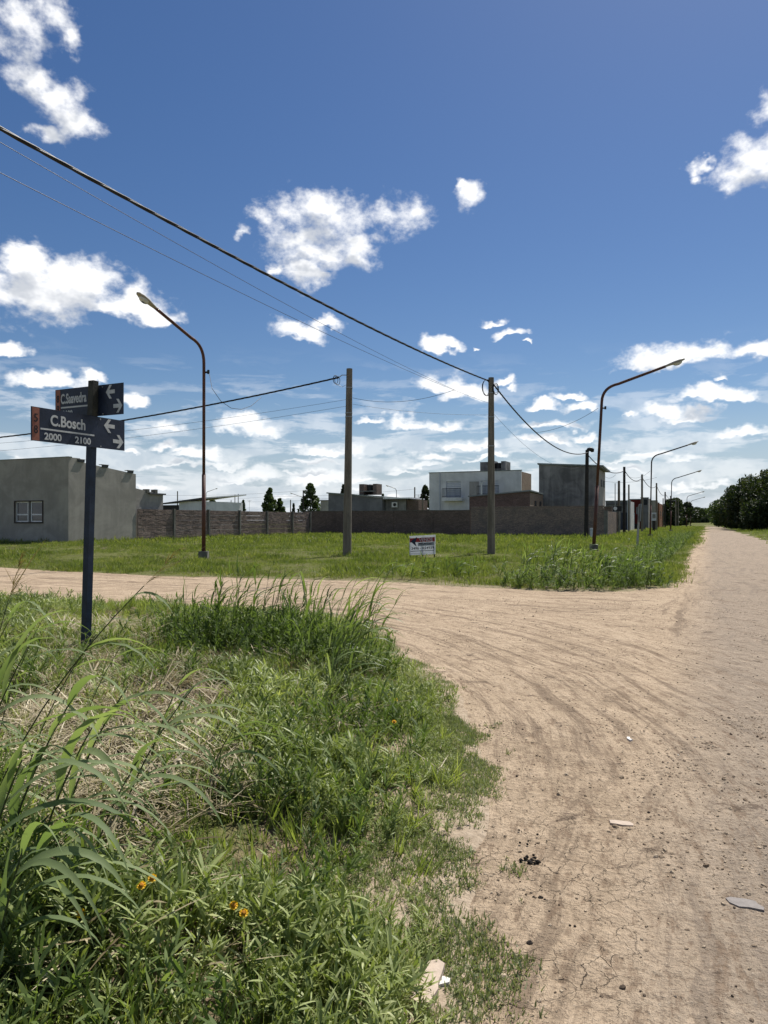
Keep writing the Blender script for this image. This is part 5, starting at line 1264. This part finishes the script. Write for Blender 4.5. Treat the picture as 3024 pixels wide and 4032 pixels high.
# ------------------------------------------------------------------ tall grass plants
WIND = Vector((.9, -.15, 0))
def tall_plant(label, base, h, lean, nleaf, ll, lw, group, wind=.9, lmat='tall', seed_head=False, split=False, rs=0, stems=1, spread=.06, droop=1.5):
    """a clump: leaning jointed stems with long arching leaves; leaves are parts of their own in the close plants"""
    random.seed(rs); base = Vector(base); t = thing('tall_grass', label, 'tall grass', base, group)
    sm_ = MB(); lm = MB(); hd = MB()
    for k in range(stems):
        o = base+Vector((random.gauss(0, spread), random.gauss(0, spread), -.03)) if stems > 1 else base+Vector((0, 0, -.03))
        hh = h*random.uniform(.75, 1.1) if stems > 1 else h
        ln = Vector(lean)+(Vector((random.gauss(0, .12), random.gauss(0, .12), 0)) if stems > 1 else Vector((0, 0, 0)))
        pts = [o+Vector((0, 0, hh*u))*(1-.06*u)+ln*(hh*(.55*u+.45*u*u)) for u in [i/8 for i in range(9)]]
        sm_.tube(pts, [lw*.16*(1-.5*i/8) for i in range(9)], 5)
        for i in range(nleaf):
            u = .12+.86*(i+random.random()*.5)/nleaf; j = min(7, int(u*8)); p = pts[j].lerp(pts[j+1], u*8-j); tg = (pts[j+1]-pts[j]).normalized()
            a = (i % 2)*math.pi+random.gauss(0, .8)+.4; out = Vector((math.cos(a), math.sin(a)*.8, 0))
            d0 = (tg*1.1+out*.55+WIND*wind*.35).normalized()
            L = ll*random.uniform(.65, 1.2)*(1-.30*abs(u-.5)*2)
            tgt = MB() if split else lm
            ribbon(tgt, p, d0, L, lw*random.uniform(.75, 1.15), droop*random.uniform(.6, 1.25), WIND*wind*random.uniform(.2, .9), 9 if split else 6, .22, random.uniform(-.5, .6))
            if split: tgt.build('leaf', M[lmat], t, smooth=True, uv=False)
        if seed_head:
            top = pts[-1]; tg = (pts[-1]-pts[-2]).normalized()
            for i in range(34):
                u = random.random(); p = top+tg*(u*.26*h/1.2); d = (tg+WIND*.35+Vector((random.gauss(0, .3), random.gauss(0, .3), random.gauss(0, .2)))).normalized()
                strip(hd, p, d, random.uniform(.05, .15)*(1.2-u), .0045, .5, 3)
            strip(hd, top, (tg+WIND*.3), .36, .006, .3, 3)
    sm_.build('stem', M['stemg'], t, smooth=True, uv=False)
    if not split: lm.build('foliage', M[lmat], t, smooth=True, uv=False)['kind'] = 'stuff'
    if seed_head: hd.build('seed_head', M['seed'], t, uv=False)['kind'] = 'stuff'
    return t
TG = 'tall grass plants at the left'
def tp(k, Y): x = k*Y; return (x, Y, g1(x, Y))
near = [  # column ratio, distance, height, lean x, leaves, leaf length, width, seed head
 (-.56, 3.10, 1.16, .62, 6, .50, .034, True, 'tall leaning grass stem with a brown seed head crossing the sign post'),
 (-.575, 3.55, 1.10, .20, 5, .48, .030, True, 'upright grass stem with a dark seed head at the left edge'),
 (-.53, 2.75, .78, .40, 8, .58, .042, False, 'broad-leaved grass plant with pale arching leaves at the left edge'),
 (-.45, 3.05, .72, .42, 7, .54, .038, False, 'arching grass plant in front of the sign post base'),
 (-.57, 2.35, .62, .28, 9, .58, .042, False, 'big drooping grass plant in the lower left corner'),
 (-.50, 2.30, .42, .25, 7, .50, .038, False, 'drooping grass plant right of the lower left corner'),
 (-.37, 3.20, .70, .50, 6, .48, .034, False, 'thin leaning grass plant over the dry straw'),
 (-.33, 3.85, .62, .35, 6, .46, .034, False, 'grass plant with blades crossing the straw patch centre'),
 (-.25, 3.55, .40, .42, 5, .48, .030, False, 'low grass plant right of the dry straw'),
 (-.54, 4.3, .95, .35, 5, .40, .026, False, 'slim dark stems behind the seed head plant'),
 (-.49, 2.62, .66, .36, 7, .56, .040, False, 'broad grass plant between the left edge and the straw patch'),
 (-.60, 3.9, 1.00, .38, 6, .52, .030, False, 'tall grass plant leaning in from the left edge behind the broad leaves'),
 (-.50, 3.75, .86, .46, 6, .50, .030, False, 'tall leaning grass plant left of the sign post foot'),
 (-.43, 4.2, .72, .40, 5, .46, .028, False, 'slender grass plant just under the sign post'),
 (-.595, 2.9, .92, .34, 7, .55, .034, False, 'tall grass plant at the left edge below the seed heads'),
 (-.41, 2.75, .50, .40, 6, .48, .032, False, 'low arching grass plant at the front of the straw patch'),
 (-.545, 2.05, .50, .22, 8, .50, .038, False, 'dense drooping grass plant at the very bottom left'),
]
for i, (k, Y, h_, ln, nl, ll, lw, sh, lab) in enumerate(near):
    tall_plant(lab, tp(k, Y), h_, (ln, -.03, 0), nl, ll*1.12, lw*.80, TG, .8, 'tall', sh, True, 100+i, droop=2.1)
TB = 'tall grass clumps on the verge corner'
for i, (k, Y, h_, ln, st_, nl, ll, lw, lab) in enumerate((
 (-.245, 7.9, .78, .15, 10, 6, .38, .020, 'leftmost big grass clump on the verge corner'),
 (-.205, 8.0, .92, .18, 12, 6, .40, .022, 'bushy grass clump just right of the leftmost corner clump'),
 (-.165, 8.1, .86, .22, 11, 6, .40, .020, 'grass clump with pale windblown blades mid corner'),
 (-.125, 7.8, .60, .12, 9, 6, .34, .018, 'darker low grass clump before the side street'),
 (-.095, 7.2, .64, .10, 8, 6, .34, .018, 'upright dark grass clump left of the tall right clump'),
 (-.072, 6.15, .98, .24, 11, 6, .46, .022, 'tallest grass clump leaning right over the dirt road'),
 (-.050, 6.4, .82, .28, 9, 6, .42, .022, 'grass clump at the road edge with long pale blades'),
 (-.068, 5.35, .50, .22, 5, 5, .40, .020, 'small grass clump in front of the tallest one'),
 (-.010, 5.25, .30, .25, 3, 4, .34, .018, 'little grass tuft near the verge edge with yellow flowers'))):
    tall_plant(lab, tp(k, Y), h_, (ln, -.02, 0), nl, ll, lw*.9, TB, .8, 'reed', False, False, 200+i, st_, .16 if st_ > 6 else .06)
TF = 'tall reeds on the far street corner'
for i, (px, py, h_, st_, lab) in enumerate((
 (2090, 2262, .95, 10, 'leftmost reed clump on the far corner'), (2160, 2268, 1.1, 12, 'second reed clump from the left on the far corner'), (2235, 2258, 1.15, 12, 'third reed clump from the left on the far corner'),
 (2300, 2262, 1.0, 12, 'reed clump hiding the foot of the nearest road lamp'), (2370, 2275, .95, 10, 'reed clump just right of the lamp foot'), (2440, 2285, .8, 9, 'lower reed clump towards the road'), (2510, 2270, .8, 8, 'rightmost reed clump of the far corner'),
 (1690, 2245, .55, 6, 'small reed clump in front of the for-sale board'), (1760, 2250, .6, 6, 'small reed clump right of the for-sale board'), (1615, 2262, .45, 5, 'low reed tuft left of the for-sale board'))):
    b = gp(px, py+22); tall_plant(lab, b, h_*.85, (.16, -.05, 0), 6, .45, .032, TF, .6, 'reed', False, False, 300+i, st_, .30)
# pale broad-leaved weeds along the road verge farther on
random.seed(5)
protos_k = [proto('roadside_weed', weed_sprig(random.uniform(.35, .6), 26, .17, .026), [M['weed_dull']]) for _ in range(5)]
ss_ = rng.uniform(19, 75, 1500); off = -1.0-np.abs(rng.normal(0, .9, 1500))-.3
P = np.column_stack([ss_*SA+off*CA, ss_*CA-off*SA]); e = edges(P)[1]
P = P[(e > .15) & (rng.random(len(P)) < sm(fbm(P[:, 0]*.5, P[:, 1]*.5, 99), .3, .6))]
P2_ = region(2.6, 6.6, 15.2, 18, 34); e = edges(P2_)[1]; P2_ = P2_[(e > .05) & (e < 1.3)]
P = np.concatenate([P, P2_]); scatter('roadside_weeds', with_z(P), rots(len(P), .25), rng.uniform(.45, 1.0, len(P)), protos_k, 'broad-leaved weeds lining the far side of the dirt road', 'weeds')
# shrubby weeds against the house wall and fence
random.seed(6)
protos_h = [proto('wall_weed', weed_sprig(random.uniform(.6, .9), 34, .16, .05), [M['tree_mid']]) for _ in range(3)]
b = gp(465, 2128); pts = np.array([(b.x+rng.normal(0, .5), b.y+rng.normal(0, .35)) for _ in range(26)])
wsh = thing('wall_shrub', 'small dark shrub growing against the grey house wall', 'shrub', b)
mb = MB()
for (x, y) in pts:
    q = weed_sprig(random.uniform(.5, 1.0), 30, .16, .05); z = g1(x, y); mb.add([(v[0]+x, v[1]+y, v[2]+z) for v in q.v], q.f)
mb.build('foliage', M['tree_mid'], wsh, uv=False)['kind'] = 'stuff'

# ------------------------------------------------------------------ yellow flowers
for (px, py, up_, lab) in ((920, 3566, .17, 'left yellow flower of the close pair in the low weeds'), (960, 3596, .17, 'right yellow flower of the close pair in the low weeds'), (600, 3458, .18, 'yellow flower below the dry straw'), (557, 3487, .17, 'small yellow flower left of the one below the straw'), (318, 3595, .16, 'lone tiny yellow flower near the drooping leaves'), (1552, 2846, .16, 'tiny yellow flower near the verge edge'), (1560, 2755, .18, 'upper tiny yellow flower near the verge edge')):
    z = .12; 
    for _ in range(4): Y = (CAMH-z-up_)*F/(py-HY); X = (px-CX)/F*Y; z = g1(X, Y)
    b = Vector((X, Y, z)); random.seed(px); t = thing('yellow_flower', lab, 'flower', b, 'yellow flowers in the verge')
    hc = b+Vector((0, 0, up_)); r = .0155; ax = Vector((.1, -.55, .8)).normalized(); u = ax.cross(Vector((1, 0, 0))).normalized(); v = ax.cross(u)
    m = MB(); m.tube([b, b.lerp(hc, .5)+Vector((.008, 0, 0)), hc], .0016, 5); m.build('stem', M['stemg'], t, uv=False)
    for i in range(9):
        a = 6.283*i/9; d = u*math.cos(a)+v*math.sin(a); w = ax.cross(d)*.0058; m = MB()
        m.add([hc+d*.005-w*.6, hc+d*.005+w*.6, hc+d*r*.75+w*1.1+ax*.003, hc+d*r+ax*.001, hc+d*r*.75-w*1.1+ax*.003], [(0, 1, 2, 3, 4)]); m.build('petal', M['petal'], t, uv=False)
    m = MB(); m.tube([hc, hc+ax*.005, hc+ax*.008], [.008, .008, .004], 9); m.build('centre', M['flower_eye'], t, uv=False)

# ------------------------------------------------------------------ trees
def tree(label, base, h, rx, material, trunk=.25, clumps=26, leaves=260, leaf=.30, conical=False, group=None, name='tree', seed=0, z0=.12):
    random.seed(seed); r = np.random.default_rng(seed); base = Vector(base); t = thing(name, label, 'tree', base, group)
    tr = MB(); tr.tube([base-Vector((0, 0, .3)), base+Vector((.05, 0, h*.3)), base+Vector((.0, .1, h*.62)), base+Vector((0, 0, h*.9))], [trunk, trunk*.8, trunk*.45, trunk*.12], 8)
    cs = []
    if conical: clumps = 90; leaves = 80
    for i in range(clumps):
        u = random.random(); zc = z0+(1-z0)*(u**.85)
        prof = min(1, (1.04-zc)*1.5)**.85 if conical else math.sqrt(max(0, 1-((zc-.52)/.56)**2))
        a = random.uniform(0, 6.283); rr = rx*prof*math.sqrt(random.uniform(.15, 1))*.92
        c = base+Vector((math.cos(a)*rr, math.sin(a)*rr, h*zc)); cs.append((c, rx*random.uniform(.20, .38)*(.85 if conical else 1)*((.35+.65*prof) if conical else (.6+.4*prof))))
    for (c, q) in cs[:10]:
        zz = max(h*.15, (c.z-base.z)*.6); tr.tube([base+Vector((0, 0, zz)), (base+Vector((0, 0, zz))).lerp(c, .55)+Vector((0, 0, .1)), c], [trunk*.35, trunk*.22, trunk*.08], 5)
    tr.build('trunk', M['bark'], t, smooth=True, uv=False)
    V = []
    for (c, q) in cs:
        n = leaves; d = r.normal(size=(n, 3)); d /= np.linalg.norm(d, axis=1)[:, None]; rad = q*r.uniform(.35, 1.12, n)**.6
        p = np.array(c)[None]+d*rad[:, None]*np.array([1, 1, .85]); p[:, 2] = np.maximum(p[:, 2], base.z+.1)
        a = r.normal(size=(n, 3)); a /= np.linalg.norm(a, axis=1)[:, None]; b = np.cross(a, r.normal(size=(n, 3))); b /= np.linalg.norm(b, axis=1)[:, None]
        s = (leaf*r.uniform(.5, 1.2, n))[:, None]
        V.append(np.stack([p-a*s, p+b*s*.45, p+a*s, p-b*s*.45], 1).reshape(-1, 3))
    V = np.concatenate(V)-np.array(base); nq = len(V)//4
    me = bpy.data.meshes.new('crown'); me.vertices.add(len(V)); me.vertices.foreach_set('co', V.astype(np.float32).ravel())
    me.loops.add(nq*4); me.loops.foreach_set('vertex_index', np.arange(nq*4, dtype=np.int32)); me.polygons.add(nq); me.polygons.foreach_set('loop_start', np.arange(0, nq*4, 4, dtype=np.int32)); me.update(); me.validate()
    me.materials.append(M[material]); link('crown', me, t); return t
RT = 'dense trees right of the dirt road'
for i, (px, s, h_, rx, mt, lab) in enumerate((
 (3075, 118, 8.2, 5.0, 'tree_dark', 'nearest dense dark tree at the right edge of the photo'),
 (2985, 128, 7.3, 4.6, 'tree_dark', 'second dense dark tree from the right edge'),
 (2935, 142, 6.6, 4.4, 'tree_dark', 'dense dark tree third from the right edge'),
 (2890, 158, 5.4, 4.2, 'tree_mid', 'greener rounded tree at the left end of the dense right group'),
 (3150, 112, 9.5, 5.0, 'tree_dark', 'dense dark tree just outside the right edge'),
 (3010, 112, 3.4, 3.2, 'tree_dark', 'lower bushy tree under the dense right trees'),
 (2872, 205, 5.6, 4.2, 'tree_dark', 'farther dark tree left of the dense right group'),
 (2848, 300, 5.0, 5.0, 'tree_far', 'hazy tree where the right trees meet the road end'))):
    k = (px-CX)/F; d = d_at(px, s) ; b = rd(s, d); tree(lab, (b.x, b.y, .2), h_, rx, mt, .3, 60, 230, .27, False, RT, 'roadside_tree', 400+i, .05)
for i, (px, s, h_, rx, mt, lab) in enumerate((
 (2632, 205, 6.3, 5.0, 'tree_dark', 'dark tree right after the orange brick house'), (2655, 232, 6.6, 6, 'tree_dark', 'second dark tree behind the far poles'), (2684, 265, 6.0, 6, 'tree_dark', 'third dark tree behind the far poles, nearest the road'), (2735, 480, 7.5, 9, 'tree_far', 'small far tree left of the road end'), (2765, 560, 9, 10, 'tree_far', 'far round tree right at the road end'), (2795, 620, 7.5, 12, 'tree_far', 'lowest far tree closing the road end'))):
    b = rd(s, d_at(px, s)); tree(lab, (b.x, b.y, .1), h_, rx, mt, .3, 22, 200, .5 if s < 300 else .9, False, 'trees towards the road end', 'roadside_tree', 420+i, .05)
for i, (px, top, s, w_, con, mt, lab) in enumerate((
 (1222, 1908, 128, 56, True, 'tree_mid', 'full conical tree behind the slab fence end'), (1062, 1925, 135, 42, True, 'tree_mid', 'loose pale-topped tree behind the slab fence'), (1100, 1965, 138, 34, True, 'tree_mid', 'small conical tree touching the pale-topped one'),
 (836, 1962, 150, 34, True, 'tree_mid', 'small bush-like tree right of the rusty lamp post'), (958, 1970, 170, 14, True, 'tree_mid', 'tiny conical tree beside the pair of thin poles'), (1675, 1912, 125, 36, True, 'tree_dark', 'dark conical tree against the white house'), (1352, 1912, 128, 20, True, 'tree_dark', 'dark tree top beside the brick tank stand'), (1507, 1947, 150, 10, True, 'tree_mid', 'tiny round tree above the low dark house'), (1156, 1985, 160, 9, True, 'tree_far', 'tiny tree at the base of the thin far pole'))):
    b = rd(s, d_at(px, s)); h_ = z_at(top, b.y); tree(lab, (b.x, b.y, .1), h_, w_/F*b.y, mt, .16, 34, 170, .26, con, 'trees behind the fence', 'garden_tree', 440+i, .15)

# ------------------------------------------------------------------ roof aerials
for (px, top, s_, lab) in ((1205, 1930, 132, 'thin television aerial above the trees behind the fence'), (1648, 1948, 112, 'thin television aerial left of the white house'), (982, 1970, 165, 'small aerial far behind the slab fence')):
    b = rd(s_, d_at(px, s_), 2.5); t = thing('television_aerial', lab, 'aerial', b); tz = at(px, top, b.y)
    q = MB(); q.tube([b, tz], .03, 6); q.build('mast', M['grey_steel'], t, uv=False)
    for i, (h2, w2) in enumerate(((0, .7), (-.18, .5), (-.36, .35))):
        q = MB(); c = tz+Vector((0, 0, h2)); q.tube([c-Vector((w2, .1, 0)), c+Vector((w2, -.1, 0))], .02, 5); q.build('rod', M['grey_steel'], t, uv=False)
